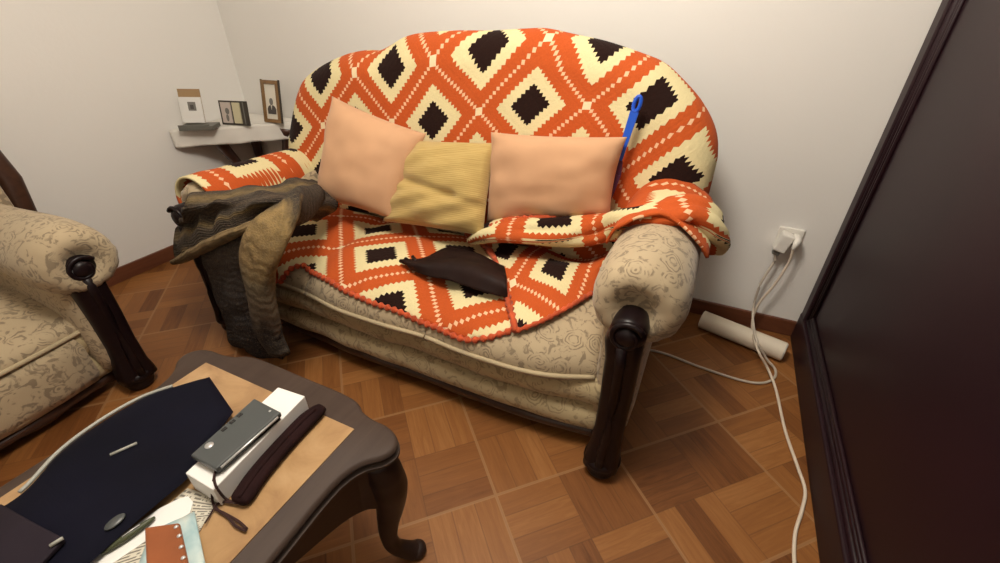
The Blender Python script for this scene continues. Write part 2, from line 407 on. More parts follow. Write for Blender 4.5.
# ------------------------------------------------------------------ upholstered furniture pieces
def frame_sofa(lx, ly, z): return (lx, ly, z)
def make_frame(ox, oy): return lambda lx, ly, z: (ox - ly, oy + lx, z)     # turned a quarter: front faces +x
def xf(V, fr): return [fr(*v) for v in V]
def upholstered_arm(fr, parent, cx, side, y0, y1, zc, rx, rz, zb=.09, mat='floral', dx=0.0, dz=-.02):
    """rolled arm: a fat roll gathered at its front face, over an upholstered panel"""
    mb = MB(); rings = []
    prof = [(.00, .25), (-.018, .42), (-.026, .60), (-.018, .78), (.006, .92), (.05, 1.0), (.13, 1.03)]
    L = y1 - y0
    prof += [(.13 + (L - .13) * k / 8, 1.03 - .10 * k / 8) for k in range(1, 9)]
    N = 40
    for i, (dy, s) in enumerate(prof):
        ring = []
        pl = .035 if i in (0, 1, 2, 3) else (.018 if i == 4 else 0.004)
        for k in range(N):
            g = 2 * PI * k / N
            rr = s * (1 + pl * math.sin(13 * g + .6 * i) * (1 if i < 5 else 0) + .02 * math.sin(3 * g + i * .7))
            ring.append((cx + dx * dy / L + rx * rr * math.cos(g), y0 + dy, zc + dz * dy / L + rz * rr * math.sin(g)))
        rings.append(ring)
    V, F, _ = loft(rings); mb.add(xf(V, fr), F)
    xc = cx - side * .02
    V, F = superbox((xc, (y0 + .02 + y1) / 2, (zb + zc) / 2), (.062, (y1 - y0 - .02) / 2, (zc - zb) / 2), 9, 6)
    mb.add(xf(V, fr), F)
    return mb.build('arm', M[mat], parent)
def arm_post(fr, parent, x, y, side, ztop, w=.05):
    """carved front post with a scroll at the top and a round foot"""
    mb = MB(); rings = []
    Z = [.045, .07, .11, .2, .32, ztop - .10, ztop - .04, ztop]
    Wd = [.052, .050, .044, .040, .042, .043, .047, .030]
    OX = [0, 0, 0, .004, .006, .004, .0, 0]
    DY = [-.006, -.004, 0, .006, .008, .004, -.002, -.004]
    for z, ww, ox, dy in zip(Z, Wd, OX, DY):
        ring = []
        for k in range(20):
            g = 2 * PI * k / 20; c, s = math.cos(g), math.sin(g)
            e = .55; ring.append((x + side * ox + ww * w / .05 * math.copysign(abs(c) ** e, c), y + dy + .042 * math.copysign(abs(s) ** e, s), z))
        rings.append(ring)
    V, F, _ = loft(rings); mb.add(xf(V, fr), F)
    # raised bead down the face of the post
    V, F, _ = tube([(x + side * ox, y + dy - .040, z) for z, ox, dy in list(zip(Z, OX, DY))[1:-1]], .014, 10); mb.add(xf(V, fr), F)
    post = mb.build('arm_post', M['dark_wood'], parent)
    # scroll: a rolled volute on top
    s = MB(); path = []; rad = []
    R = Matrix.Rotation(-PI / 2, 3, 'X')
    V, F = lathe((x + side * .006, y + .045, ztop - .01), [(.001, -.005), (.040, -.005), (.044, .004), (.044, .07), (.038, .082), (.028, .084), (.025, .092), (.015, .098), (.001, .099)], 28, Matrix.Rotation(PI / 2, 3, 'X'))
    s.add(xf(V, fr), F)
    for k in range(30):
        a = k / 29 * 3.2 * PI; rr = .041 - .029 * k / 29
        path.append((x + side * .006 + side * rr * math.cos(a + .5), y - .043, ztop - .01 + rr * math.sin(a + .5))); rad.append(.008 - .003 * k / 29)
    V, F, _ = tube(path, rad, 8, up=(0, 1, 0)); s.add(xf(V, fr), F)
    s.build('scroll', M['dark_wood'], post)
    f = MB(); V, F = lathe((x, y, 0), [(.001, 0), (.034, 0), (.042, .008), (.046, .022), (.043, .036), (.048, .044), (.055, .052), (.055, .062), (.048, .072), (.001, .074)], 28)
    f.add(xf(V, fr), F); f.build('foot', M['dark_wood'], post)
    return post
def rear_foot(fr, parent, x, y):
    V, F = lathe((x, y, 0), [(.001, 0), (.022, 0), (.026, .03), (.034, .10), (.001, .11)], 16)
    MB().add(xf(V, fr), F).build('rear_foot', M['dark_wood'], parent)
def cushion_bounds_front(x0, x1, yf, bulge):
    return lambda x: yf - bulge * max(0, 1 - ((x - (x0 + x1) / 2) / ((x1 - x0) / 2)) ** 2)
def front_skirt(fr, parent, xa, xb, yfr, yback, z0, z1, mat='floral_rail'):
    """two stacked padded rolls following the serpentine front, and the wooden rail below them"""
    xs = [xa + (xb - xa) * k / 72 for k in range(73)]
    zm = z0 + (z1 - z0) * .48
    prof = []
    for (a, b) in ((z1, zm), (zm, z0)):
        for k in range(9):
            s = k / 8; prof.append((a + (b - a) * s, -.030 * (1 - abs(2 * s - 1) ** 2.6)))
    rings = []
    for x in xs:
        yy = yfr(x); ring = [(x, yy + d + .012 * mnoise.noise(Vector((x * 7, z * 9, 1))) , z) for z, d in prof]
        ring += [(x, yback, z0), (x, yback, z1)]
        rings.append(ring)
    V, F, _ = loft(rings); MB().add(xf(V, fr), F).build('front_skirt', M[mat], parent)
    rings = []
    for x in xs:
        yy = yfr(x) - .006; up = 0.012 * math.cos((x - xa) / (xb - xa) * 6 * PI)
        ring = [(x, yy + d, z) for z, d in ((z0 + .004, .03), (z0 + .002, .002), (z0 - .010, -.008), (z0 - .024, -.006), (z0 - .034 - up * .6, .004), (z0 - .036 - up * .6, .03))]
        rings.append(ring)
    V, F, _ = loft(rings); MB().add(xf(V, fr), F).build('base_rail', M['rail_wood'], parent)
CQ = 2.6
def fb_(b): return max(0.0, 1 - abs(b) ** CQ) ** (1 / CQ)
def fa_(a): return max(0.0, 1 - abs(a) ** 9) ** .22
def cushion_z(x, y, x0, x1, yfn, y1, zb, h, crown, amin=0.0):
    a = (2 * x - x0 - x1) / (x1 - x0); a = max(-1, min(1, a)); y0 = yfn(x); b = (2 * y - y0 - y1) / (y1 - y0); b = max(-1, min(1, b))
    return zb + h * fb_(b) * max(amin, fa_(a)) + crown * (1 - a * a) * (1 - b * b)
def seat_cushion(fr, parent, x0, x1, yfn, y1, zb, h, crown=.02):
    """loose seat cushion: crowned top that rolls down to a piped front edge"""
    mb = MB(); n = 30; V = []
    xs = [(x0 + x1) / 2 + (x1 - x0) / 2 * math.sin(PI / 2 * (2 * i / n - 1)) for i in range(n + 1)]
    for x in xs:
        y0 = yfn(x)
        for j in range(n + 1):
            b = math.sin(PI / 2 * (2 * j / n - 1)); y = (y0 + y1) / 2 + (y1 - y0) / 2 * b
            V.append((x, y, cushion_z(x, y, x0, x1, yfn, y1, zb, h, crown)))
    m_ = (n + 1) ** 2
    F = [(i * (n + 1) + j, (i + 1) * (n + 1) + j, (i + 1) * (n + 1) + j + 1, i * (n + 1) + j + 1) for i in range(n) for j in range(n)]
    ed = [i * (n + 1) for i in range(n + 1)] + [n * (n + 1) + j for j in range(1, n + 1)] + [i * (n + 1) + n for i in range(n - 1, -1, -1)] + [j for j in range(n - 1, 0, -1)]
    V += [(V[k][0], V[k][1] + .006 * (1 if k % (n + 1) == 0 else 0), zb - .024) for k in ed]
    ne = len(ed); F += [(ed[k], ed[(k + 1) % ne], m_ + (k + 1) % ne, m_ + k) for k in range(ne)] + [tuple(m_ + k for k in range(ne))]
    o = mb.add(xf(V, fr), F).build('seat_cushion', M['floral'], parent)
    V, F, _ = tube([(x, yfn(x) - .003, zb - .002) for x in np.linspace(x0 + .004, x1 - .004, 30)], .0075, 8)
    MB().add(xf(V, fr), F).build('piping', M['piping'], o)
    return o

# ------------------------------------------------------------------ three seater sofa
SOFA = thing('sofa', (-.87, 1.3, 0), 'three seater sofa in cream floral fabric with black carved wooden arm posts', 'sofa')
# the back outline (x, z) at the rim, left bottom round to right bottom
BY0, BSL = 1.44, .22                    # front face of the back: y = BY0 + BSL (z - .4)
px_out = [(287, 150, 1.50), (288, 126, 1.52), (293, 90, 1.54), (308, 73, 1.57), (338, 58, 1.60), (360, 53, 1.61), (376, 53, 1.62), (390, 47, 1.63), (405, 39, 1.64), (422, 35, 1.64), (455, 33, 1.64), (490, 33, 1.65), (527, 31, 1.65), (546, 31, 1.65), (574, 37, 1.65),
          (604, 44, 1.64), (640, 57, 1.62), (660, 66, 1.61), (676, 80, 1.60), (697, 105, 1.57), (711, 132, 1.55), (714, 156, 1.53), (709, 184, 1.51)]
rim = [at(a, b, y=c) for a, b, c in px_out]
rim = [np.array((p[0], p[2])) for p in rim]
rim = [np.array((rim[0][0] - .0, .36))] + rim + [np.array((rim[-1][0], .36))]
RIM = catmull(rim, 6)
BC = np.array((-.90, .45))
def back_pt(i, t, off, RI=.17, D=.075):
    """i index on RIM, t 0..1 front centre to the shoulder, 1..2 over the rim to the back"""
    o = RIM[i] - BC; Ln = np.linalg.norm(o); dirv = o / Ln; Ln -= .02
    rr = min(RI, .09 / Ln * 1.0 + .0) if False else .085
    if t <= 1: rho = (Ln - rr) * t; y = 0.0
    else:
        a = (t - 1) * PI; rho = Ln - rr + rr * math.sin(a) + off * math.sin(a); y = D * (1 - math.cos(a)) + off * (1 - math.cos(a)) * 1.0
    q = BC + dirv * rho
    zz = q[1]
    yb = BY0 + BSL * (min(zz, 1.05) - .4)
    uvr = (Ln - rr) * t if t <= 1 else Ln - rr + .09 * (t - 1) * PI * .8
    uq = BC + dirv * uvr
    return (q[0], yb + y - off, zz), uq
nR = len(RIM)
TS = [0, .15, .3, .45, .6, .75, .9, 1.0, 1.08, 1.16, 1.25, 1.34, 1.42, 1.5, 1.6, 1.72, 1.86, 2.0]
mb = MB(); rings = []
for tt in TS[1:]: rings.append([back_pt(i, tt, 0)[0] for i in range(nR)])
V = [p for r_ in rings for p in r_]; F = []
for a in range(len(rings) - 1):
    for j in range(nR):
        b0, b1 = a * nR + j, a * nR + (j + 1) % nR; F.append((b0, b1, b1 + nR, b0 + nR))
V.append((BC[0], BY0 + BSL * .05, BC[1])); F += [(j, (j + 1) % nR, len(V) - 1) for j in range(nR)]
last = (len(rings) - 1) * nR; F.append(tuple(last + j for j in range(nR)))
mb.add(V, F).build('backrest', M['floral'], SOFA)
SP = [(-1.60, -1.242), (-1.242, -.697), (-.697, -.150)]
FX, FY = [-1.62, -1.45, -1.24, -1.06, -.84, -.70, -.57, -.36, -.24, -.13], [.96, .935, .925, .892, .892, .904, .886, .889, .915, .972]
_fx = np.linspace(-1.62, -.13, 120); _fy = np.interp(_fx, FX, FY); _fy = np.convolve(np.pad(_fy, 5, mode='edge'), np.ones(11) / 11, 'valid')
def YFS(x): return float(np.interp(x, _fx, _fy))
SY1, SZB, SH, SCR = 1.50, .298, .105, .022
def seat_z(x, y):
    for a, b in SP:
        if a <= x <= b or (a is SP[0][0] and x < a) or (b is SP[2][1] and x > b): return cushion_z(x, y, a, b, YFS, SY1, SZB, SH, SCR, .90)
    return .40
def on_seat(px, py, lift=.006):
    z = .40
    for _ in range(25):
        q = at(px, py, z=z); z = .5 * z + .5 * (seat_z(q[0], q[1]) + lift)
    return at(px, py, z=z)
front_skirt(frame_sofa, SOFA, -1.64, -.12, lambda x: .36 * YFS(x) + .64 * .915 + .028, 1.05, .082, .292)
for a, b in SP: seat_cushion(frame_sofa, SOFA, a, b, YFS, SY1, SZB, SH, SCR)
MB().add(*superbox((-.87, 1.28, .19), (.74, .29, .085), 12, 4)).build('seat_base', M['floral'], SOFA)
RAX, RAZ, RRX, RRZ = -.076, .588, .118, .122
LAX, LAZ, LRX, LRZ, LDX, LDZ = -1.705, .555, .095, .095, -.07, -.045
upholstered_arm(frame_sofa, SOFA, RAX, 1, .925, 1.56, RAZ, RRX, RRZ)
upholstered_arm(frame_sofa, SOFA, LAX, -1, .925, 1.56, LAZ, LRX, LRZ, dx=LDX, dz=LDZ)
arm_post(frame_sofa, SOFA, -.085, .890, 1, .555)
arm_post(frame_sofa, SOFA, -1.725, .890, -1, .545)
for xx in (-1.66, -.12): rear_foot(frame_sofa, SOFA, xx, 1.58)

# ------------------------------------------------------------------ armchair, facing +x
AC = thing('armchair', (-2.1, .13, 0), 'floral armchair with a rolled arm and black front post, left of the table', 'armchair')
CF = make_frame(-.86, .13)               # local y .92 -> x -1.78 ; local x = world y - .13
ACF = lambda x: .878 + .25 * x * x
seat_cushion(CF, AC, -.325, .345, ACF, 1.475, .285, .07, .03)
front_skirt(CF, AC, -.335, .345, lambda x: ACF(x) + .03, 1.1, .07, .28)
upholstered_arm(CF, AC, .385, 1, .84, 1.48, .525, .115, .115)
upholstered_arm(CF, AC, -.385, -1, .84, 1.48, .525, .115, .115)
arm_post(CF, AC, .372, .865, 1, .515, .055); arm_post(CF, AC, -.372, .865, -1, .515, .055)
MB().add(xf(*(lambda r_: (r_[0], CF))(superbox((0, 1.16, .18), (.31, .29, .10), 12, 4))), superbox((0, 1.16, .18), (.31, .29, .10), 12, 4)[1]).build('seat_base', M['floral'], AC)
V, F = superbox((0, 0, 0), (.48, .07, .33), 5, 10); R = Matrix.Rotation(-.16, 3, 'X')
V = [R @ Vector(v) for v in V]; V = [(v.x, v.y + 1.48, v.z + .68) for v in V]
MB().add(xf(V, CF), F).build('backrest', M['floral'], AC)
bf = MB()
for sx in (-1, 1):
    V, F, _ = tube([(sx * .45, 1.46, .12), (sx * .49, 1.46, .40), (sx * .525, 1.49, .65), (sx * .50, 1.55, .93), (sx * .40, 1.57, 1.01)], .026, 12, 1.4, up=(1, 0, 0)); bf.add(xf(V, CF), F)
V, F, _ = tube(catmull([(-.42, 1.57, 1.0), (-.25, 1.58, 1.04), (0, 1.58, 1.07), (.25, 1.58, 1.04), (.42, 1.57, 1.0)], 4), .024, 10); bf.add(xf(V, CF), F)
bf.build('back_frame', M['rail_wood'], AC)
for sx in (-1, 1): rear_foot(CF, AC, sx * .33, 1.46)

# ------------------------------------------------------------------ crochet blanket over back, seat and both arms
def lattice(c0, a, b):
    A = np.linalg.inv(np.array([[a[0], b[0]], [a[1], b[1]]])); c0 = np.array(c0)
    return lambda q: A @ (np.array(q) - c0) + .5
bp = lambda x_, y_: (lambda w_: np.array((w_[0], w_[2])))(atn(x_, y_, (0, 1, -BSL), BY0 - .4 * BSL))
# motif centres measured on the leaning back, fitted with an affine lattice
MC = {(0, 0): (532, 102), (-1, 0): (490, 50), (-1, -1): (437, 122), (-2, -1): (395, 70), (0, 1): (605, 52), (1, 1): (650, 105), (-3, -2): (325, 77), (-3, -3): (298, 128)}
G = np.array([[1, i, j] for (i, j) in MC]); Hh = np.array([bp(*v_) for v_ in MC.values()])
sol = np.linalg.lstsq(G, Hh, rcond=None)[0]
LB = lattice(sol[0], sol[1], sol[2])
LB0 = LB
KN_ = {(2, 1): (665, 181), (.5, .5): (588, 102), (-.5, .5): (548, 42), (-.5, -.5): (482, 110), (-1.5, -.5): (435, 62), (-2.5, -1.5): (360, 74)}; KN_.update(MC)
KP = np.array([bp(*v_) for v_ in KN_.values()]); KT = np.array([np.array(k_) + .5 for k_ in KN_]) - np.array([LB0(p_) for p_ in KP])
def LB(q):
    d2 = ((KP - q) ** 2).sum(1); w_ = np.exp(-d2 / (2 * .10 ** 2)); s_ = w_.sum() + .15
    return LB0(q) + (w_[:, None] * KT).sum(0) / s_
BL = MB()
OFF = .020
def fb(u_, v_):
    s = u_ * (nR - 1); i = min(int(s), nR - 2); f = s - i
    tt = .0 + v_ * 1.62
    p0, q0 = back_pt(i, tt, OFF); p1, q1 = back_pt(i + 1, tt, OFF)
    p = np.array(p0) * (1 - f) + np.array(p1) * f; q = q0 * (1 - f) + q1 * f
    n_ = mnoise.noise(Vector((p[0] * 6, p[2] * 6, 2))) * .006
    return p + np.array((0, -abs(n_), 0)), LB(q)
BL.add(*gridmesh(fb, 150, 60))
# seat sheet
edge_px = [(205, 262), (235, 276), (262, 287), (274, 281), (285, 276), (295, 267), (305, 266), (318, 275), (345, 291), (372, 303), (400, 312), (430, 325), (455, 337), (470, 341), (490, 338), (510, 331), (530, 312), (550, 298), (575, 285)]
edge = sorted([tuple(on_seat(a, b)[:2]) for a, b in edge_px])
EX, EY = [e_[0] for e_ in edge], [e_[1] for e_ in edge]
def ye(x): return float(np.interp(x, EX, EY))
LS = lattice((-1.01, 1.10), (-.171, .191), (.249, .163))
def fs(u_, v_):
    x = -1.60 + u_ * 1.30; y = 1.47 + v_ * (ye(x) - 1.47)
    rip = .005 * math.sin(x * 70) * max(0, v_ - .85) / .15
    return (x, y, seat_z(x, y) + .007 + rip + .003 * mnoise.noise(Vector((x * 9, y * 9, 0)))), LS((x, y))
BL.add(*gridmesh(fs, 110, 60))
# right hand sheet, its scalloped edge lying over the seat
left = [on_seat(466, 234, .02), on_seat(487, 248, .022), on_seat(500, 270, .022), on_seat(508, 300, .02), on_seat(516, 331, .024)]
mid = [on_seat(525, 246, .03), on_seat(537, 255, .032), on_seat(545, 268, .032), on_seat(546, 292, .026), on_seat(542, 321, .024)]
midr = [on_seat(586, 245, .05), on_seat(590, 252, .045), on_seat(588, 262, .04), on_seat(580, 282, .028), on_seat(570, 306, .022)]
right = [at(634, 224, z=.60), at(628, 236, z=.57), at(616, 252, z=.52), at(602, 272, z=.455), on_seat(592, 293, .016)]
j0 = at(513, 278, z=.46); ja = at(560, 301, z=.46); jb = at(538, 242, z=.46)
LR = lattice((j0[:2] + (ja[:2] - j0[:2]) * .62 + (jb[:2] - j0[:2]) * .62), (ja[:2] - j0[:2]) * 1.24, (jb[:2] - j0[:2]) * 1.24)
V, F, _ = ctrl_surface(list(zip(left, mid, midr, right)), 40, 50, .012, 7)
BL.add(V, F, [LR(v[:2]) for v in V])
# bunched ridge from the seat up over the right arm
rp = catmull([at(472, 240, z=.45), at(488, 234, z=.495), at(512, 231, z=.53), at(545, 232, z=.55), at(580, 230, z=.565), at(612, 226, z=.60), at(640, 221, z=.66), at(665, 216, z=.70), at(688, 212, z=.715), at(704, 220, z=.695), at(713, 234, z=.65), at(712, 247, z=.59)], 6)
rr_ = np.interp(np.linspace(0, 1, len(rp)), [0, .08, .2, .4, .55, .7, .85, 1], [.015, .036, .046, .050, .052, .050, .046, .028])
V, F, UV = tube(rp, list(rr_), 28, .75, ripple=lambda L, g: .16 * math.sin(3 * g + L * 9) + .10 * math.sin(5 * g - L * 16))
BL.add(V, F, [(a * 3.4 + .30, b * 1.25 + .12) for a, b in UV])
# over the right arm behind the ridge, hanging off its outer side
rows = []
for ly in (1.16, 1.26, 1.38, 1.50):
    rows.append([(RAX + (RRX + .022) * math.cos(g), ly + .01 * math.sin(g * 5), RAZ - .01 + (RRZ + .020) * math.sin(g)) for g in np.linspace(2.9, .40, 9)])
V, F, _ = ctrl_surface(rows, 20, 44, .012, 9); BL.add(V, F, [(v[1] * 3.3 + .2, (v[0] - v[2]) * 2.6 + .35) for v in V])
# over the left arm
rows = []
for ly in (.918, 1.0, 1.12, 1.25, 1.38, 1.52):
    rows.append([(LAX + LDX * (ly - .925) / .635 + (LRX + .016) * math.cos(g), ly, LAZ + LDZ * (ly - .925) / .635 + (LRZ + .016) * math.sin(g)) for g in np.linspace(3.35, -.35, 9)])
V, F, _ = ctrl_surface(rows, 40, 44, .004, 9); BL.add(V, F, [((v[1] - 1.005) * 3.15, (v[0] - LAX - LDX * (v[1] - .925) / .635 + .03 + .6 * min(0, v[2] - .62)) * 3.1 + .5) for v in V])
blanket = BL.build('crochet_blanket', M['crochet'], None, loc=(-.87, 1.2, .41), solid=.008, offset=1)
tag(blanket, 'orange, cream and black diamond crochet blanket spread over the sofa back, seat and arms', 'blanket')
def scallops(path, r=.010, n=10):
    P = catmull(path, 10); L = 0; out = []; rad = []
    for i, p_ in enumerate(P):
        if i: L += np.linalg.norm(P[i] - P[i - 1])
        rad.append(r * (1 + .38 * math.sin(L * 2 * PI / .026))); out.append(p_)
    return tube(out, rad, n)
sc_ = MB()
V, F, _ = scallops([(x, ye(x) - .002, seat_z(x, ye(x)) + .008) for x in np.linspace(-1.60, -.37, 50)], .0085); sc_.add(V, F)
V, F, _ = scallops(left, .010); sc_.add(V, F)
V, F, _ = scallops([left[-1], mid[-1], midr[-1], right[-1]], .007); sc_.add(V, F)
V, F, _ = scallops([at(490, 226, z=.53), at(515, 219, z=.57), at(548, 217, z=.59), at(582, 215, z=.61)], .008); sc_.add(V, F)
sc_.build('scalloped_edging', M['orange_yarn'], blanket, label='orange scalloped edging')

# ------------------------------------------------------------------ throw pillows
def pillow(name, corners, thick, mat, label, group=None, cat='pillow', wr=.010, pinch=.05, folds=None):
    TL, TR, BR, BL_ = [np.array(c_, float) for c_ in corners]
    nrm = np.cross(TR - TL, BL_ - TL); nrm /= np.linalg.norm(nrm)
    if nrm[1] > 0: nrm = -nrm
    ctr = (TL + TR + BR + BL_) / 4
    mb = MB(); N = 36; V = []; UV = []
    for side in (1, -1):
        for i in range(N + 1):
            for j in range(N + 1):
                u_, v_ = i / N, j / N
                a, b = 2 * u_ - 1, 2 * v_ - 1
                # pull the sides in between the corners
                aa = a * (1 - pinch * (1 - b * b) * abs(a)); bb = b * (1 - pinch * (1 - a * a) * abs(b))
                uu, vv_ = (aa + 1) / 2, (bb + 1) / 2
                p_ = (TL * (1 - uu) + TR * uu) * (1 - vv_) + (BL_ * (1 - uu) + BR * uu) * vv_
                h = thick / 2 * (max(0, 1 - abs(a) ** 2.4) * max(0, 1 - abs(b) ** 2.4)) ** .42
                wz = wr * mnoise.noise(Vector((a * 2.6, b * 2.6, side * 3 + thick * 40))) * (1 if h > .004 else 0)
                if folds and side == 1: wz += folds(a, b) * min(1, h / .03)
                V.append(p_ + nrm * (side * (h + .001) + wz)); UV.append((u_, v_))
    F = []
    for s in range(2):
        o_ = s * (N + 1) ** 2
        for i in range(N):
            for j in range(N):
                q_ = (o_ + i * (N + 1) + j, o_ + (i + 1) * (N + 1) + j, o_ + (i + 1) * (N + 1) + j + 1, o_ + i * (N + 1) + j + 1)
                F.append(q_ if s else q_[::-1])
    ed = [(i, 0) for i in range(N)] + [(N, j) for j in range(N)] + [(i, N) for i in range(N, 0, -1)] + [(0, j) for j in range(N, 0, -1)]
    K = (N + 1) ** 2
    for k in range(len(ed)):
        a, b = ed[k], ed[(k + 1) % len(ed)]; ia, ib = a[0] * (N + 1) + a[1], b[0] * (N + 1) + b[1]
        F.append((ia, ib, ib + K, ia + K))
    mb.add(V, F, UV); o = mb.build(name, mat, None, loc=tuple(ctr)); tag(o, label, cat, group)
    return o
pillow('throw_pillow', (at(332, 96, y=1.40), at(426, 134, y=1.40), at(396, 221, y=1.25), at(318, 199, y=1.23)), .17, M['pink'],
       'plain pink square pillow tilted against the sofa back, beside the draped cardigan', 'pillows on the sofa')
def ypf(a, b): return -.022 * math.exp(-((b - .16 - .25 * a) / .10) ** 2) * (1 if a < .5 else .5) + .010 * math.sin(b * 13 + a * 6) * (1 if b > .2 else .3) * .6
pillow('throw_pillow', (at(412, 140, y=1.40), at(495, 143, y=1.42), at(483, 236, y=1.27), at(383, 221, y=1.24)), .14, M['yellow'],
       'creased ribbed yellow pillow between two pink pillows', 'pillows on the sofa', folds=ypf, pinch=.02)
pillow('throw_pillow', (at(491, 132, y=1.41), at(627, 137, y=1.42), at(610, 216, y=1.38), at(486, 224, y=1.36)), .16, M['pink'],
       'plain pink pillow in front of the blue handle, right of the yellow pillow', 'pillows on the sofa')

# ------------------------------------------------------------------ blue handled swatter tucked behind the pillow
hs = thing('fly_swatter', tuple(at(617, 168, y=1.42)), 'blue plastic handle of a fly swatter stuck behind the right pink pillow', 'fly swatter')
top, low = at(640, 95, y=1.47), at(619, 160, y=1.44)
dv = (low - top) / np.linalg.norm(low - top); sd = np.cross(dv, (0, 1, 0)); sd /= np.linalg.norm(sd); nn = np.cross(sd, dv)
mb = MB()
def flatbar(p0, p1, w0, w1, th):
    V = []
    for p_, ww in ((p0, w0), (p1, w1)):
        for a, b in ((-1, -1), (1, -1), (1, 1), (-1, 1)): V.append(p_ + sd * a * ww / 2 + nn * b * th / 2)
    return V, [(3, 2, 1, 0), (4, 5, 6, 7), (0, 1, 5, 4), (1, 2, 6, 5), (2, 3, 7, 6), (3, 0, 4, 7)]
eye = []
for k in range(21):
    a = 2 * PI * k / 20; eye.append(top + dv * (  .026 + .022 * math.cos(a)) + sd * .0095 * math.sin(a))
mb.add(*tube(eye, .006, 8)); mb.add(*flatbar(top + dv * .048, low, .026, .020, .009))
mb.build('handle', M['blue'], hs, smooth=False, bevel=.003)
low2 = at(598, 212, y=1.40); dv = (low2 - low) / np.linalg.norm(low2 - low)
mb = MB(); mb.add(*flatbar(low, low + (low2 - low) * .25, .026, .05, .006)); mb.add(*flatbar(low + (low2 - low) * .25, low2, .05, .055, .006))
mb.build('paddle', M['purple'], hs, smooth=False, bevel=.002, label='dark purple paddle')

# ------------------------------------------------------------------ dark folded cloth on the seat
rows = [[at(402, 261, z=.434), at(422, 260, z=.436), at(448, 249, z=.438), at(478, 255, z=.440), at(504, 268, z=.440)],
        [at(404, 263, z=.446), at(423, 263, z=.456), at(450, 257, z=.464), at(478, 264, z=.468), at(506, 277, z=.466)],
        [at(408, 265, z=.448), at(424, 266, z=.462), at(452, 265, z=.474), at(480, 273, z=.478), at(507, 286, z=.470)],
        [at(411, 268, z=.434), at(426, 275, z=.436), at(455, 282, z=.438), at(482, 292, z=.438), at(508, 297, z=.436)]]
V, F, UV = ctrl_surface(rows, 20, 34, .006, 16)
fc = MB().add(V, F, UV)
for a, b in (((412, 264), (401, 261)), ((413, 266), (406, 259)), ((416, 262), (413, 257))):
    fc.add(*tube([at(*a, z=.447), at(*b, z=.445)], [.006, .002], 6))
o = fc.build('folded_cloth', M['black_cloth'], None, loc=tuple(at(460, 270, z=.44)), solid=.006, offset=1)
tag(o, 'blackish brown folded cloth with a pointed end lying on the blanket in mid seat', 'cloth')

# ------------------------------------------------------------------ knitted cardigan over the left arm
CG = thing('cardigan', tuple(at(250, 230, z=.6)), 'brown and grey knitted cardigan slung over the left arm of the sofa', 'cardigan')
rows = [[at(193, 198, z=.665), at(232, 186, z=.675), at(268, 182, z=.665), at(300, 179, z=.63), at(322, 177, z=.56)],
        [at(183, 212, z=.635), at(222, 203, z=.69), at(266, 196, z=.695), at(305, 191, z=.64), at(334, 191, z=.55)],
        [at(177, 228, y=.86), at(209, 217, y=.795), at(256, 206, z=.70), at(303, 202, z=.645), at(338, 205, z=.53)],
        [at(173, 246, y=.825), at(199, 234, y=.765), at(245, 217, y=.775), at(290, 209, z=.64), at(328, 215, z=.50)],
        [at(174, 261, y=.82), at(197, 250, y=.76), at(240, 229, y=.76), at(278, 219, z=.60), at(316, 221, z=.47)]]
V, F, UV = ctrl_surface(rows, 50, 60, .028, 8, (1, 1), (0, -.3, 1))
MB().add(V, F, UV).build('body', M['knit'], CG, solid=.018, offset=-1)
rows = [[at(200, 238, y=.82), at(228, 232, y=.80), at(262, 225, y=.80)],
        [at(204, 255, y=.80), at(230, 258, y=.765), at(262, 262, y=.78)],
        [at(216, 292, y=.80), at(236, 298, y=.765), at(266, 300, y=.785)],
        [at(228, 325, y=.80), at(245, 330, y=.76), at(272, 334, y=.785)],
        [at(235, 343, y=.80), at(254, 353, y=.77), at(284, 358, y=.785)]]
V, F, UV = ctrl_surface(rows, 40, 24, .02, 10, (1, 1), (.3, -1, 0))
MB().add(V, F, UV).build('front_panel', M['knit_dark'], CG, solid=.02, offset=0)
def sleeve(pts, rad, mat, flat=.55, up=(0, -1, .2)):
    P = catmull(pts, 6); R_ = np.interp(np.linspace(0, 1, len(P)), np.linspace(0, 1, len(rad)), rad)
    V, F, UV = tube(P, list(R_), 22, flat, up, ripple=lambda L, g: .07 * math.sin(3 * g + 13 * L) + .05 * math.sin(2 * g - 24 * L))
    Lm = max(a for a, b in UV); return MB().add(V, F, [(a / Lm, b) for a, b in UV])
sleeve([at(318, 196, z=.60), at(298, 206, z=.66), at(280, 219, z=.66), at(266, 240, y=.76), at(258, 268, y=.735), at(261, 300, y=.73), at(268, 330, y=.735), at(280, 352, y=.74)],
       [.045, .060, .066, .068, .064, .060, .056, .05], M['knit_sleeve']).build('sleeve', M['knit_sleeve'], CG)
hp = catmull([at(174, 262, y=.818), at(184, 258, y=.785), at(197, 251, y=.757), at(218, 240, y=.75), at(241, 230, y=.755), at(262, 221, y=.78)], 6)
V, F, UV = tube(hp, list(np.interp(np.linspace(0, 1, len(hp)), [0, .2, .6, 1], [.014, .022, .024, .014])), 14, .8, ripple=lambda L, g: .08 * math.sin(40 * L + 2 * g))
MB().add(V, F, [(.25 + .3 * b_, a_) for a_, b_ in UV]).build('hem', M['knit_cuff'], CG, label='tan brown rolled hem')

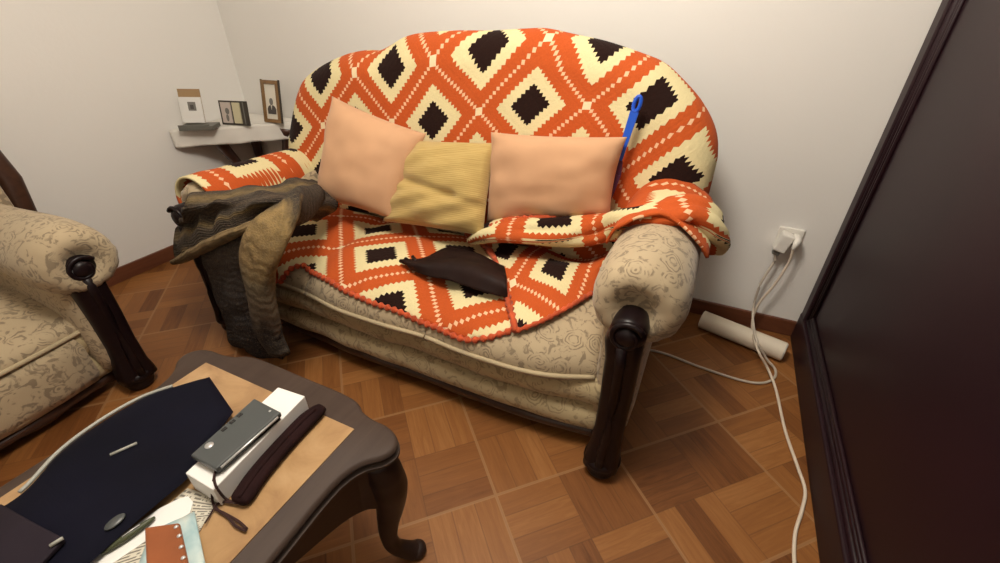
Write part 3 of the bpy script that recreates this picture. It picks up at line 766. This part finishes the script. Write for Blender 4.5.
# ------------------------------------------------------------------ corner table with its white cloth
SZ = .645
sh = thing('corner_table', (-2.42, 1.71, 0), 'dark wooden corner table under a white cloth, behind the left end of the sofa', 'corner table')
def tri_prism(d, z0, z1, gap=.012):
    x0, y1 = XL + gap, YB - gap
    P = [(x0, y1), (x0, y1 - d), (x0 + d * .27, y1 - d * .75), (x0 + d * .52, y1 - d * .52), (x0 + d * .75, y1 - d * .27), (x0 + d, y1)]
    P = [P[0], P[1]] + [tuple(p_) for p_ in catmull([P[1], P[2], P[3], P[4], P[5]], 5)[1:-1]] + [P[5]]
    n_ = len(P); V = [(a, b, z0) for a, b in P] + [(a, b, z1) for a, b in P]
    F = [tuple(range(n_ - 1, -1, -1)), tuple(range(n_, 2 * n_))] + [(i, (i + 1) % n_, (i + 1) % n_ + n_, i + n_) for i in range(n_)]
    return V, F, P
V, F, _ = tri_prism(.46, SZ - .022, SZ); MB().add(V, F).build('table_top', M['shelf_wood'], sh, smooth=False, bevel=.004)
for a, b in (((-2.46, 1.55), (-2.52, 1.68)), ((-2.19, 1.80), (-2.32, 1.83)), ((-2.53, 1.83), (-2.55, 1.84))):
    pth = [(*a, SZ - .02), (a[0] * .7 + b[0] * .3, a[1] * .7 + b[1] * .3, SZ - .12), (*b, SZ - .28), (b[0] * .8 + a[0] * .2, b[1] * .8 + a[1] * .2, .2), (*a, .0)]
    P = catmull(pth, 5); MB().add(*tube(P, list(np.interp(np.linspace(0, 1, len(P)), [0, .2, .5, .85, 1], [.045, .032, .022, .017, .022])), 12)).build('leg', M['shelf_wood'], sh)
V, F, P = tri_prism(.475, SZ + .001, SZ + .006, .008)
# cloth: flat top with a front drop that follows the edge
mb = MB(); mb.add(V, F)
front = [np.array(p_) for p_ in P[1:]]
def fcl(u_, v_):
    s = u_ * (len(front) - 1); i = min(int(s), len(front) - 2); p_ = front[i] * (1 - (s - i)) + front[i + 1] * (s - i)
    o_ = np.array((.7, -.7)) * (.010 + .005 * math.sin(u_ * 30) * v_)
    return (p_[0] + o_[0], p_[1] + o_[1], SZ + .006 - .088 * v_ - .002 * math.sin(u_ * 19) * v_), (u_, v_)
mb.add(*gridmesh(fcl, 50, 8))
o = mb.build('table_cloth', M['white_cloth'], None, loc=(-2.4, 1.7, SZ), smooth=True, angle=40, solid=.003, offset=1)
tag(o, 'white cloth hanging over the front of the corner table', 'cloth')
ZT = SZ + .010
# portrait in a tall wooden frame
def card_frame(c, w_, h_, yaw, lean):
    Rm = Matrix.Rotation(yaw, 3, 'Z') @ Matrix.Rotation(-lean, 3, 'X')
    return lambda x, y, z: tuple(Vector(c) + Rm @ Vector((x, y, z)))
def fbox(fr, a, b):
    V, F = boxpts([(a[i] + b[i]) / 2 for i in range(3)], [abs(b[i] - a[i]) for i in range(3)]); return [fr(*v_) for v_ in V], F
def flat_blob(fr, pts, y, th=.0012):
    n_ = len(pts); V = [fr(a, y, b) for a, b in pts] + [fr(a, y - th, b) for a, b in pts]
    return V, [tuple(range(n_)), tuple(range(2 * n_ - 1, n_ - 1, -1))] + [(i, i + n_, (i + 1) % n_ + n_, (i + 1) % n_) for i in range(n_)]
pf = thing('framed_portrait', (-2.21, 1.755, ZT), 'tall wooden frame with a portrait of a person, nearest the sofa', 'photo frame', 'photos on the corner table')
fr = card_frame((-2.215, 1.745, ZT), 0, 0, math.radians(4), .20)
W, Hh_ = .118, .215
mb = MB()
for a, b in (((-W / 2, -.012, 0), (-W / 2 + .019, 0, Hh_)), ((W / 2 - .019, -.012, 0), (W / 2, 0, Hh_)), ((-W / 2 + .019, -.012, 0), (W / 2 - .019, 0, .019)), ((-W / 2 + .019, -.012, Hh_ - .019), (W / 2 - .019, 0, Hh_))):
    mb.add(*fbox(fr, a, b))
mb.build('frame', M['frame_wood'], pf, smooth=False, bevel=.002)
for a, b in (((-W / 2 - .004, -.008, -.0), (-W / 2, .002, Hh_ + .003)), ((W / 2, -.008, 0), (W / 2 + .005, .002, Hh_ + .003))):
    MB().add(*fbox(fr, a, b)).build('frame_edge', M['dark_edge'], pf, smooth=False)
MB().add(*fbox(fr, (-W / 2 + .015, -.005, .015), (W / 2 - .015, -.002, Hh_ - .015))).build('mat_board', M['mat_board'], pf, smooth=False)
el = lambda cx, cz, rx, rz, n_=18: [(cx + rx * math.cos(2 * PI * k / n_), cz + rz * math.sin(2 * PI * k / n_)) for k in range(n_)]
ph = MB(); ph.add(*flat_blob(fr, [(-.028, .045), (.028, .045), (.030, .07), (.022, .084), (.010, .090), (-.010, .090), (-.022, .084), (-.030, .07)], -.0055)); po = ph.build('portrait', M['photo_dark'], pf, smooth=False)
MB().add(*flat_blob(fr, el(0, .108, .0125, .018), -.0062)).build('face', M['photo_grey'], po, smooth=False)
MB().add(*flat_blob(fr, [(-.004, .091), (.004, .091), (0, .066)], -.0068)).build('collar', M['mat_board'], po, smooth=False)
MB().add(*fbox(fr, (-.02, .0, .01), (.02, .03, .014))).build('strut', M['dark_edge'], pf, smooth=False)
# double photo in a dark low frame
pd_ = thing('double_picture', (-2.36, 1.62, ZT), 'low dark frame holding two pale pictures, in the middle of the corner table', 'photo frame', 'photos on the corner table')
fr = card_frame((-2.350, 1.618, ZT), 0, 0, math.radians(14), .16)
W, Hh_ = .168, .122
mb = MB()
for a, b in (((-W / 2, -.008, 0), (-W / 2 + .009, 0, Hh_)), ((W / 2 - .04, -.008, 0), (W / 2, 0, Hh_)), ((-W / 2, -.008, 0), (W / 2, 0, .008)), ((-W / 2, -.008, Hh_ - .008), (W / 2, 0, Hh_)), ((-.012, -.008, 0), (-.004, 0, Hh_)), ((-W / 2, -.002, 0), (W / 2, .002, Hh_))): mb.add(*fbox(fr, a, b))
mb.build('frame', M['dark_edge'], pd_, smooth=False, bevel=.0015)
pa = MB().add(*fbox(fr, (-W / 2 + .011, -.010, .010), (-.014, -.003, Hh_ - .008))).build('picture', M['photo_pink'], pd_, smooth=False)
MB().add(*flat_blob(fr, el(-.036, .070, .012, .016), -.0105)).build('figure', M['photo_grey'], pa, smooth=False)
MB().add(*flat_blob(fr, el(-.040, .036, .008, .018), -.0105)).build('figure', M['photo_grey'], pa, smooth=False)
MB().add(*fbox(fr, (-.003, -.010, .010), (W / 2 - .042, -.003, Hh_ - .008))).build('picture', M['photo_yellow'], pd_, smooth=False)
MB().add(*fbox(fr, (W / 2 - .024, -.0095, .004), (W / 2 - .018, -.007, Hh_ - .004))).build('groove', M['grey_metal'], pd_, smooth=False)
# white card on a grey stand
ps = thing('photo_stand', (-2.50, 1.48, ZT), 'white photo card leaning on a grey stand at the left of the corner table', 'photo stand', 'photos on the corner table')
fr = card_frame((-2.470, 1.472, ZT + .018), 0, 0, math.radians(22), .22)
fr0 = card_frame((-2.475, 1.470, ZT), 0, 0, math.radians(34), .0)
mb = MB(); mb.add(*fbox(fr0, (-.060, -.05, 0), (.105, .05, .020))); mb.add(*fbox(fr0, (-.060, -.05, .020), (.09, -.042, .028))); mb.build('base', M['grey_metal'], ps, smooth=False, bevel=.002)
MB().add(*fbox(fr, (-.072, .012, .012), (.045, .018, .175))).build('back_board', M['tan_card'], ps, smooth=False)
MB().add(*fbox(fr, (-.070, .002, .012), (.025, .008, .135))).build('card', M['white_card'], ps, smooth=False)
cdv = MB().add(*fbox(fr, (-.050, -.012, .012), (.060, -.006, .135))).build('card', M['white_card'], ps, smooth=False)
MB().add(*fbox(fr, (-.012, -.0128, .070), (.030, -.006, .112))).build('small_photo', M['photo_grey'], cdv, smooth=False)
MB().add(*fbox(fr, (.0, -.0135, .078), (.018, -.006, .098))).build('face', M['photo_dark'], cdv, smooth=False)

# ------------------------------------------------------------------ coffee table
TZ = .45; TC = (-.765, .02)
CT = thing('coffee_table', (TC[0], TC[1], 0), 'brown wooden coffee table with curved edges and a tan inlaid top', 'coffee table')
Q = [(0, .474), (.12, .474), (.175, .468), (.205, .452), (.24, .444), (.28, .442), (.312, .430), (.327, .405), (.318, .378), (.292, .352), (.276, .315), (.272, .26), (.276, .15)]
pts = Q + [(.278, 0)] + [(x, -y) for x, y in Q[::-1]]
pts = pts + [(-x, -y) for x, y in pts[1:-1]] if False else [(x, y) for x, y in pts] + [(-x, y) for x, y in pts[::-1][1:-1]]
OUT = catmull(pts, 5, True)
OSIGN = 1 if sum(OUT[i - 1][0] * OUT[i][1] - OUT[i][0] * OUT[i - 1][1] for i in range(len(OUT))) > 0 else -1
def outline_ring(off, z):
    n_ = len(OUT); ring = []
    for i in range(n_):
        tg = OUT[(i + 2) % n_] - OUT[i - 2]; tg /= np.linalg.norm(tg); nrm = np.array((tg[1], -tg[0]))
        p_ = OUT[i]
        nrm = nrm * OSIGN
        ring.append((TC[0] + p_[0] + nrm[0] * off, TC[1] + p_[1] + nrm[1] * off, z))
    return ring
prof = [(-.03, TZ - .042), (-.012, TZ - .042), (-.004, TZ - .038), (.004, TZ - .032), (.004, TZ - .026), (-.005, TZ - .022), (-.004, TZ - .016), (.002, TZ - .010), (.0, TZ - .003), (-.006, TZ)]
V, F, _ = loft([outline_ring(*p_) for p_ in prof]); MB().add(V, F).build('table_top', M['table_wood'], CT, angle=50)
ix0, ix1, iy0, iy1 = -1.010, -.540, -.385, .425
MB().add(*boxpts(((ix0 + ix1) / 2, (iy0 + iy1) / 2, TZ + .0005), (ix1 - ix0, iy1 - iy0, .003))).build('inlay', M['inlay'], CT, smooth=False, label='tan marbled inlay panel')
mb = MB(); rings = []
top_r = outline_ring(-.012, TZ - .040); n_ = len(top_r)
bot = []
for i, p_ in enumerate(outline_ring(-.014, 0)):
    lx, ly = OUT[i]; cdist = math.hypot(abs(lx) - .31, abs(ly) - .42)
    bot.append((p_[0], p_[1], TZ - .185 + .095 * min(1, max(0, cdist - .05) / .20)))
inn = [(TC[0] + (p_[0] - TC[0]) * .93, TC[1] + (p_[1] - TC[1]) * .955, p_[2]) for p_ in bot]
inn2 = [(TC[0] + (p_[0] - TC[0]) * .93, TC[1] + (p_[1] - TC[1]) * .955, p_[2]) for p_ in top_r]
V, F, _ = loft([top_r, bot, inn, inn2, top_r], cap=False); MB().add(V, F).build('apron', M['table_dark'], CT, angle=50)
for sx in (-1, 1):
    for sy in (-1, 1):
        c0 = np.array((TC[0] + sx * .283, TC[1] + sy * .393)); d_ = np.array((sx, sy)) * .7071
        pr = [(.405, .0, .030), (.36, .008, .040), (.30, .014, .040), (.24, .008, .033), (.17, -.006, .025), (.11, -.012, .020), (.065, -.004, .019), (.035, .018, .021), (.016, .036, .023), (.006, .046, .018)]
        P = [(*(c0 + d_ * o_), z) for z, o_, r_ in pr]
        P2 = catmull(P, 4); rad = np.interp(np.linspace(0, 1, len(P2)), np.linspace(0, 1, len(pr)), [r_ for _, _, r_ in pr])
        mb = MB(); mb.add(*tube(P2, list(rad), 16, up=(sx, -sy, 0)))
        V, F = lathe((*(c0 + d_ * .046), .0), [(.001, 0), (.016, 0), (.024, .008), (.024, .020), (.014, .030), (.001, .031)], 18); mb.add(V, F)
        mb.build('leg', M['table_dark'], CT)

# ------------------------------------------------------------------ things on the coffee table
TT = TZ + .0025
# navy soft bag
bagT = [(209, 376), (176, 386), (140, 399), (100, 422), (60, 452), (22, 492), (-20, 520), (-70, 555)]
bagB = [(233, 411), (206, 446), (190, 474), (160, 500), (125, 530), (88, 563), (45, 600), (-10, 640)]
eT = catmull([at(a, b, z=.475) for a, b in bagT], 6); eB = catmull([at(a, b, z=.475) for a, b in bagB], 6)
bg = thing('laptop_bag', tuple(at(120, 470, z=TT)), 'flat dark navy bag with pale grey piping, lying at the left of the coffee table', 'bag')
nb = len(eT)
def bag_pt(u_, v_, s):
    i = min(int(u_ * (nb - 1)), nb - 2); f = u_ * (nb - 1) - i
    a = eT[i] * (1 - f) + eT[i + 1] * f; b = eB[i] * (1 - f) + eB[i + 1] * f
    p_ = a * (1 - v_) + b * v_
    e_ = (max(0, 1 - abs(2 * v_ - 1) ** 4) * max(0, 1 - abs(2 * u_ - 1) ** 10)) ** .5
    hz = .016 * e_ + .006 * e_ * mnoise.noise(Vector(p_ * 14))
    return (p_[0], p_[1], (.472 + hz) if s > 0 else max(.454, .472 - .018 * e_))
mb = MB()
V1, F1, U1 = gridmesh(lambda a, b: (bag_pt(a, b, 1), (a, b)), 48, 24); V2, F2, U2 = gridmesh(lambda a, b: (bag_pt(a, b, -1), (a, b)), 48, 24)
mb.add(V1, F1, U1); mb.add(V2, [f_[::-1] for f_ in F2], U2); mb.build('bag_body', M['navy'], bg)
MB().add(*tube([np.array(bag_pt(a, .0, 1)) + np.array((0, 0, .006)) for a in np.linspace(.155, .72, 40)], .0038, 8)).build('piping', M['greypipe'], bg, label='pale grey piping')
def on_bag(px, py, lift=.003): 
    z = .50
    for _ in range(4):
        q_ = at(px, py, z=z); best = min(((np.linalg.norm(np.array(bag_pt(a, b, 1))[:2] - q_[:2]), bag_pt(a, b, 1)[2]) for a in np.linspace(0, 1, 30) for b in np.linspace(0, 1, 14))); z = best[1]
    return at(px, py, z=z + lift)
MB().add(*tube([on_bag(110, 455), on_bag(137, 443)], .0028, 8)).build('zip_pull', M['greypipe'], bg, label='grey zip pull')
c_ = on_bag(115, 522, .002)
V, F = lathe(c_, [(.001, .0), (.012, .0), (.011, .002), (.001, .0025)], 24); V = [(c_[0] + (v_[0] - c_[0]) * .8 , c_[1] + (v_[1] - c_[1]) * 1.3, v_[2]) for v_ in V]
MB().add(V, F).build('badge', M['slate'], bg, label='grey oval badge')
fl = [on_bag(0, 503, .012), on_bag(30, 520, .012), on_bag(64, 538, .012), on_bag(38, 566, .012), on_bag(0, 610, .012), on_bag(-50, 560, .012)]
mb = MB(); mb.add([tuple(p_) for p_ in fl] + [(p_[0], p_[1], p_[2] - .010) for p_ in fl], [(0, 1, 2, 3, 4, 5), (11, 10, 9, 8, 7, 6)] + [(i, i + 6, (i + 1) % 6 + 6, (i + 1) % 6) for i in range(6)])
flo = mb.build('flap', M['navy_flap'], bg, smooth=False, bevel=.003, label='dark purplish grey flap')
MB().add(*tube([on_bag(50, 546, .014), on_bag(63, 538, .014)], .003, 8)).build('flap_tip', M['greypipe'], flo, label='pale corner tip')
# white long box
def quad_prism(q4, z0, z1):
    V = [(p_[0], p_[1], z0) for p_ in q4] + [(p_[0], p_[1], z1) for p_ in q4]
    return V, [(3, 2, 1, 0), (4, 5, 6, 7), (0, 1, 5, 4), (1, 2, 6, 5), (2, 3, 7, 6), (3, 0, 4, 7)]
BXZ = .500
bx = [at(278, 387, z=BXZ), at(305, 396, z=BXZ), at(213, 490, z=BXZ), at(185, 473, z=BXZ)]
o = MB().add(*quad_prism(bx, TT, BXZ)).build('white_box', M['white_card'], None, smooth=False, loc=(*np.mean(bx, axis=0)[:2], TT), bevel=.002)
tag(o, 'long narrow white cardboard box on the coffee table, under the slate grey device', 'box')
dvq = [at(254, 398, z=BXZ + .02), at(281, 412, z=BXZ + .02), at(216, 469, z=BXZ + .02), at(190, 455, z=BXZ + .02)]
dvt = thing('electronic_device', (*np.mean(dvq, axis=0)[:2], BXZ + .001), 'slim slate grey electronic device with a silver disc, lying on the white box', 'device')
MB().add(*quad_prism(dvq, BXZ + .008, BXZ + .020)).build('casing', M['slate'], dvt, smooth=False, bevel=.003)
k_ = [p_ + (np.mean(dvq, axis=0) - p_) * .05 for p_ in dvq]
MB().add(*quad_prism(k_, BXZ + .001, BXZ + .0085)).build('base', M['black_gloss'], dvt, smooth=False, bevel=.002, label='black base')
a_, b_ = dvq[1], dvq[2]; off = np.array((.0015, 0, -.004)); MB().add(*tube([a_ * .93 + b_ * .07 + off, a_ * .05 + b_ * .95 + off], .0022, 8)).build('trim', M['silver'], dvt, label='silver edge trim')
c_ = at(209, 445, z=BXZ + .021); R = None
V, F = lathe((c_[0], c_[1], BXZ + .0195), [(.001, 0), (.0075, 0), (.0075, .001), (.001, .0012)], 20); MB().add(V, F).build('disc', M['silver'], dvt, label='round silver disc')
ax_ = (dvq[3] - dvq[0]); ay_ = (dvq[1] - dvq[0]); mb = MB()
for fx, fy in ((.30, .12), (.42, .12), (.55, .12)):
    c2 = dvq[0] + ax_ * fx + ay_ * fy; mb.add(*boxpts((c2[0], c2[1], BXZ + .0203), (.007, .010, .0016)))
mb.build('keys', M['black_gloss'], dvt, smooth=False)
c2 = dvq[0] + ax_ * .06 + ay_ * .72; MB().add(*boxpts((c2[0], c2[1], BXZ + .0203), (.004, .004, .001))).build('light', M['silver'], dvt, smooth=False)
# brown velvet pouch with a cord
ppath = [at(322, 407, z=.464), at(304, 423, z=.465), at(277, 452, z=.465), at(257, 476, z=.465), at(244, 495, z=.464), at(238, 503, z=.463)]
pc = thing('pouch', (*ppath[2][:2], TT), 'long dark brown velvet pouch with a drawstring, alongside the white box', 'pouch')
P = catmull(ppath, 5); rad = np.interp(np.linspace(0, 1, len(P)), [0, .05, .15, .8, .93, 1], [.012, .017, .0195, .0195, .018, .012])
MB().add(*tube(P, list(rad), 16, .55, ripple=lambda L, g: .06 * math.sin(2 * g + 30 * L) * 0 + .10 * abs(math.sin(2 * g)) )).build('pouch_body', M['velvet'], pc)
MB().add(*tube([p_ + np.array((.002, 0, .0105)) for p_ in P[2:-2]], .0035, 8)).build('seam', M['velvet'], pc)
cz = .458
c1 = [at(236, 502, z=.462), at(226, 499, z=.462), at(217, 488, z=.50), at(214, 478, z=.506), at(216, 470, z=.500), at(213, 482, z=.498), at(212, 494, z=.475), at(213, 503, z=cz), at(218, 510, z=cz), at(228, 517, z=cz), at(236, 526, z=cz), at(246, 531, z=cz)]
mb = MB(); mb.add(*tube(catmull(c1, 6), .0022, 8))
mb.add(*tube(catmull([at(238, 503, z=.462), at(222, 502, z=cz), at(215, 508, z=cz), at(224, 513, z=cz), at(238, 521, z=cz), at(247, 529, z=cz)], 6), .0022, 8))
mb.add(*tube(catmull([at(215, 506, z=cz), at(210, 515, z=cz), at(205, 523, z=cz + .003)], 5), .0015, 8)); mb.build('drawstring', M['cord'], pc, label='thin brown drawstring')
# papers
def sheet(name, px4, z, th, mat, label, cat, n=8, wave=.0015):
    q_ = [at(a, b, z=z) for a, b in px4]; mb = MB()
    V, F, UV = gridmesh(lambda a, b: ((q_[0] * (1 - a) + q_[1] * a) * (1 - b) + (q_[3] * (1 - a) + q_[2] * a) * b + np.array((0, 0, wave * (math.sin(a * 5) + 1))), (a, b)), n, n)
    o = mb.add(V, F, UV).build(name, mat, None, loc=tuple(np.mean(q_, axis=0)), solid=th, offset=1); tag(o, label, cat); return o
sheet('newspaper', [(188, 489), (218, 500), (190, 548), (60, 600)], TT + .001, .0012, M['newsprint'], 'newspaper page with small print on the table, beside the box end', 'newspaper')
rw = [at(a, b, z=TT + .006) for a, b in [(178, 499), (188, 496), (193, 502), (190, 513), (170, 524), (150, 538), (110, 565), (70, 595), (40, 595), (90, 560), (130, 529), (158, 509)]]
mb = MB(); n_ = len(rw); mb.add([tuple(p_) for p_ in rw] + [(p_[0], p_[1], TT + .0035) for p_ in rw], [tuple(range(n_)), tuple(range(2 * n_ - 1, n_ - 1, -1))] + [(i, i + n_, (i + 1) % n_ + n_, (i + 1) % n_) for i in range(n_)])
o = mb.build('white_paper', M['white_card'], None, smooth=False, loc=tuple(np.mean(rw, axis=0))); tag(o, 'blank white paper with a rounded end lying on the newspaper', 'paper')
p_ = [at(101, 554, z=TT + .0125), at(128, 536, z=TT + .0135), at(155, 517, z=TT + .0125)]
pn = thing('pen', tuple(p_[1]), 'dark green slim pen lying along the white paper', 'pen')
P = catmull(p_, 6); MB().add(*tube(P, list(np.interp(np.linspace(0, 1, len(P)), [0, .15, .5, .9, 1], [.0015, .0045, .006, .0045, .002])), 10)).build('barrel', M['green'], pn)
a_, b_ = P[5], P[9]; up_ = np.array((0, 0, .0065)); MB().add(*tube([a_ + up_, b_ + up_], .0012, 6)).build('clip', M['silver'], pn)
mg = sheet('magazine', [(152, 533), (195, 513), (208, 575), (125, 605)], TT + .0085, .004, M['magazine'], 'pale blue magazine at the bottom edge, under the orange leather notebook', 'magazine', wave=.0006)
oq = [at(144, 527, z=TT + .024), at(179, 522, z=TT + .024), at(190, 572, z=TT + .024), at(146, 575, z=TT + .024)]
ol = thing('notebook', tuple(np.mean(oq, axis=0)), 'small orange brown leather notebook with a row of studs, on the magazine', 'notebook')
MB().add(*quad_prism(oq, TT + .0145, TT + .024)).build('cover', M['orange_leather'], ol, smooth=False, bevel=.004)
for a, b in ((176, 527), (179, 536), (181, 547), (183, 558)):
    c2 = at(a, b, z=TT + .024); V, F = lathe((c2[0], c2[1], TT + .0235), [(.001, 0), (.0035, 0), (.0028, .0018), (.001, .0022)], 14); MB().add(V, F).build('stud', M['silver'], ol, label='shiny stud')

# ------------------------------------------------------------------ wardrobe on the right
WX, WY0, WY1, WZ = .49, .05, 1.865, 2.05
wd = thing('wardrobe', (WX + .28, (WY0 + WY1) / 2, 0), 'tall dark mahogany wardrobe with a framed flat front at the right', 'wardrobe')
MB().add(*box2((WX + .022, WY0, .02), (WX + .56, WY1, WZ)).__dict__['V'] and boxpts((WX + .29, (WY0 + WY1) / 2, (WZ + .02) / 2), (.535, WY1 - WY0, WZ - .02))).build('body', M['cab_wood'], wd, smooth=False, bevel=.003)
fwd = .062
mb = MB()
for a, b in (((WX, WY1 - fwd, .02), (WX + .024, WY1, WZ)), ((WX, WY0, .02), (WX + .024, WY0 + fwd, WZ)), ((WX, WY0 + fwd, WZ - .09), (WX + .024, WY1 - fwd, WZ))):
    V, F = boxpts([(a[i] + b[i]) / 2 for i in range(3)], [abs(b[i] - a[i]) for i in range(3)]); mb.add(V, F)
mb.build('front_frame', M['cab_wood'], wd, smooth=False, bevel=.006)
MB().add(*boxpts((WX + .012, (WY0 + WY1) / 2, .065), (.030, WY1 - WY0, .13))).build('plinth', M['cab_wood'], wd, smooth=False, bevel=.006)
mb = MB()
for o_, r_ in ((.0, .010), (.024, .007), (.042, .006)):
    yy1, yy0, zz0, zz1 = WY1 - fwd - o_ * .9, WY0 + fwd + o_ * .9, .135 + o_ * .9, WZ - .10 - o_ * .9
    pth = [(WX + .018, yy1, zz0), (WX + .018, yy1, zz1), (WX + .018, yy0, zz1), (WX + .018, yy0, zz0), (WX + .018, yy1, zz0)]
    for k in range(4): mb.add(*tube([pth[k], pth[k + 1]], r_, 10))
mb.build('panel_moulding', M['cab_wood'], wd)
MB().add(*boxpts((WX + .26, (WY0 + WY1) / 2, WZ + .02), (.62, WY1 - WY0 + .0, .05))).build('cornice', M['cab_wood'], wd, smooth=False, bevel=.012)

# ------------------------------------------------------------------ wall outlet, adapter, cables, white tube
oc = at(789, 239, y=YB - .01)
ou = thing('wall_outlet', (oc[0], YB, oc[2]), 'square white wall outlet on the back wall beside the wardrobe', 'outlet')
MB().add(*boxpts((oc[0], YB - .005, oc[2]), (.086, .010, .086))).build('plate', M['white'], ou, smooth=False, bevel=.003)
V, F = lathe((oc[0], YB - .010, oc[2]), [(.001, .0), (.024, .0), (.026, .002), (.026, -.001)], 24, Matrix.Rotation(PI / 2, 3, 'X')); MB().add(V, F).build('socket', M['outlet_hole'], ou)
ad = thing('plug_adapter', (oc[0] - .012, YB - .03, oc[2]), 'white plug adapter in the wall outlet', 'adapter')
Rr = Matrix.Rotation(.25, 3, 'Y')
MB().add(*boxpts((oc[0] - .018, YB - .034, oc[2] - .006), (.045, .048, .075), Rr)).build('adapter_body', M['white'], ad, smooth=False, bevel=.007)
MB().add(*boxpts((oc[0] - .030, YB - .036, oc[2] - .050), (.026, .022, .022), Rr)).build('usb_plug', M['grey_metal'], ad, smooth=False, bevel=.003, label='grey plug below the adapter')
pg = [(oc[0] + .020, YB - .010, oc[2] + .010), (oc[0] + .022, YB - .045, oc[2] + .012), (oc[0] + .018, YB - .062, oc[2] + .004), (oc[0] + .014, YB - .066, oc[2] - .016)]
mb = MB().add(*tube(catmull(pg, 5), list(np.interp(np.linspace(0, 1, 16), [0, .5, 1], [.017, .013, .006])), 12)); mb.build('plug', M['white'], ad)
CR = .0048
def cable(name, pts_, mat, label):
    o = MB().add(*tube(catmull(pts_, 8), CR, 10)).build(name, mat, None, loc=tuple(pts_[len(pts_) // 2])); tag(o, label, 'cable', None); return o
fz = CR + .001
cable('cable', [(oc[0] - .033, YB - .037, oc[2] - .058), at(774, 262, y=1.845), at(760, 285, y=1.84), at(753, 312, y=1.83), at(756, 338, z=.105), at(766, 358, z=.04), at(775, 369, z=fz), at(774, 378, z=fz), at(762, 383, z=fz), at(740, 380, z=fz), at(700, 367, z=fz), at(655, 351, z=fz), at(600, 345, z=fz)],
      M['greycable'], 'thin cable looping along the floor from the adapter to behind the sofa arm')
cable('cable', [(oc[0] + .014, YB - .066, oc[2] - .010), at(789, 262, y=1.82), at(775, 284, y=1.82), at(758, 305, y=1.82), at(752, 325, y=1.80), at(757, 348, z=.097), at(768, 369, z=.03), at(776, 390, z=fz), at(785, 430, z=fz), at(797, 465, z=fz), at(805, 490, z=fz), at(802, 510, z=fz), at(795, 535, z=fz), at(795, 570, z=fz), at(805, 620, z=fz)],
      M['cable'], 'white power cable running across the floor from the outlet towards the camera')
ta, tb = at(702, 319, z=.040), at(784, 352, z=.040)
tb_ = MB(); P = [ta + (tb - ta) * k / 10 for k in range(11)]
tu = thing('cardboard_tube', tuple((ta + tb) / 2 * np.array((1, 1, 0))), 'pale white tube lying on the floor along the back wall', 'tube')
MB().add(*tube(P, .039, 24)).build('tube_body', M['paper_tube'], tu, angle=40)
d_ = (tb - ta) / np.linalg.norm(tb - ta)
MB().add(*tube([tb, tb + d_ * .004], [.037, .034], 24)).build('end_cap', M['white'], tu, angle=40)
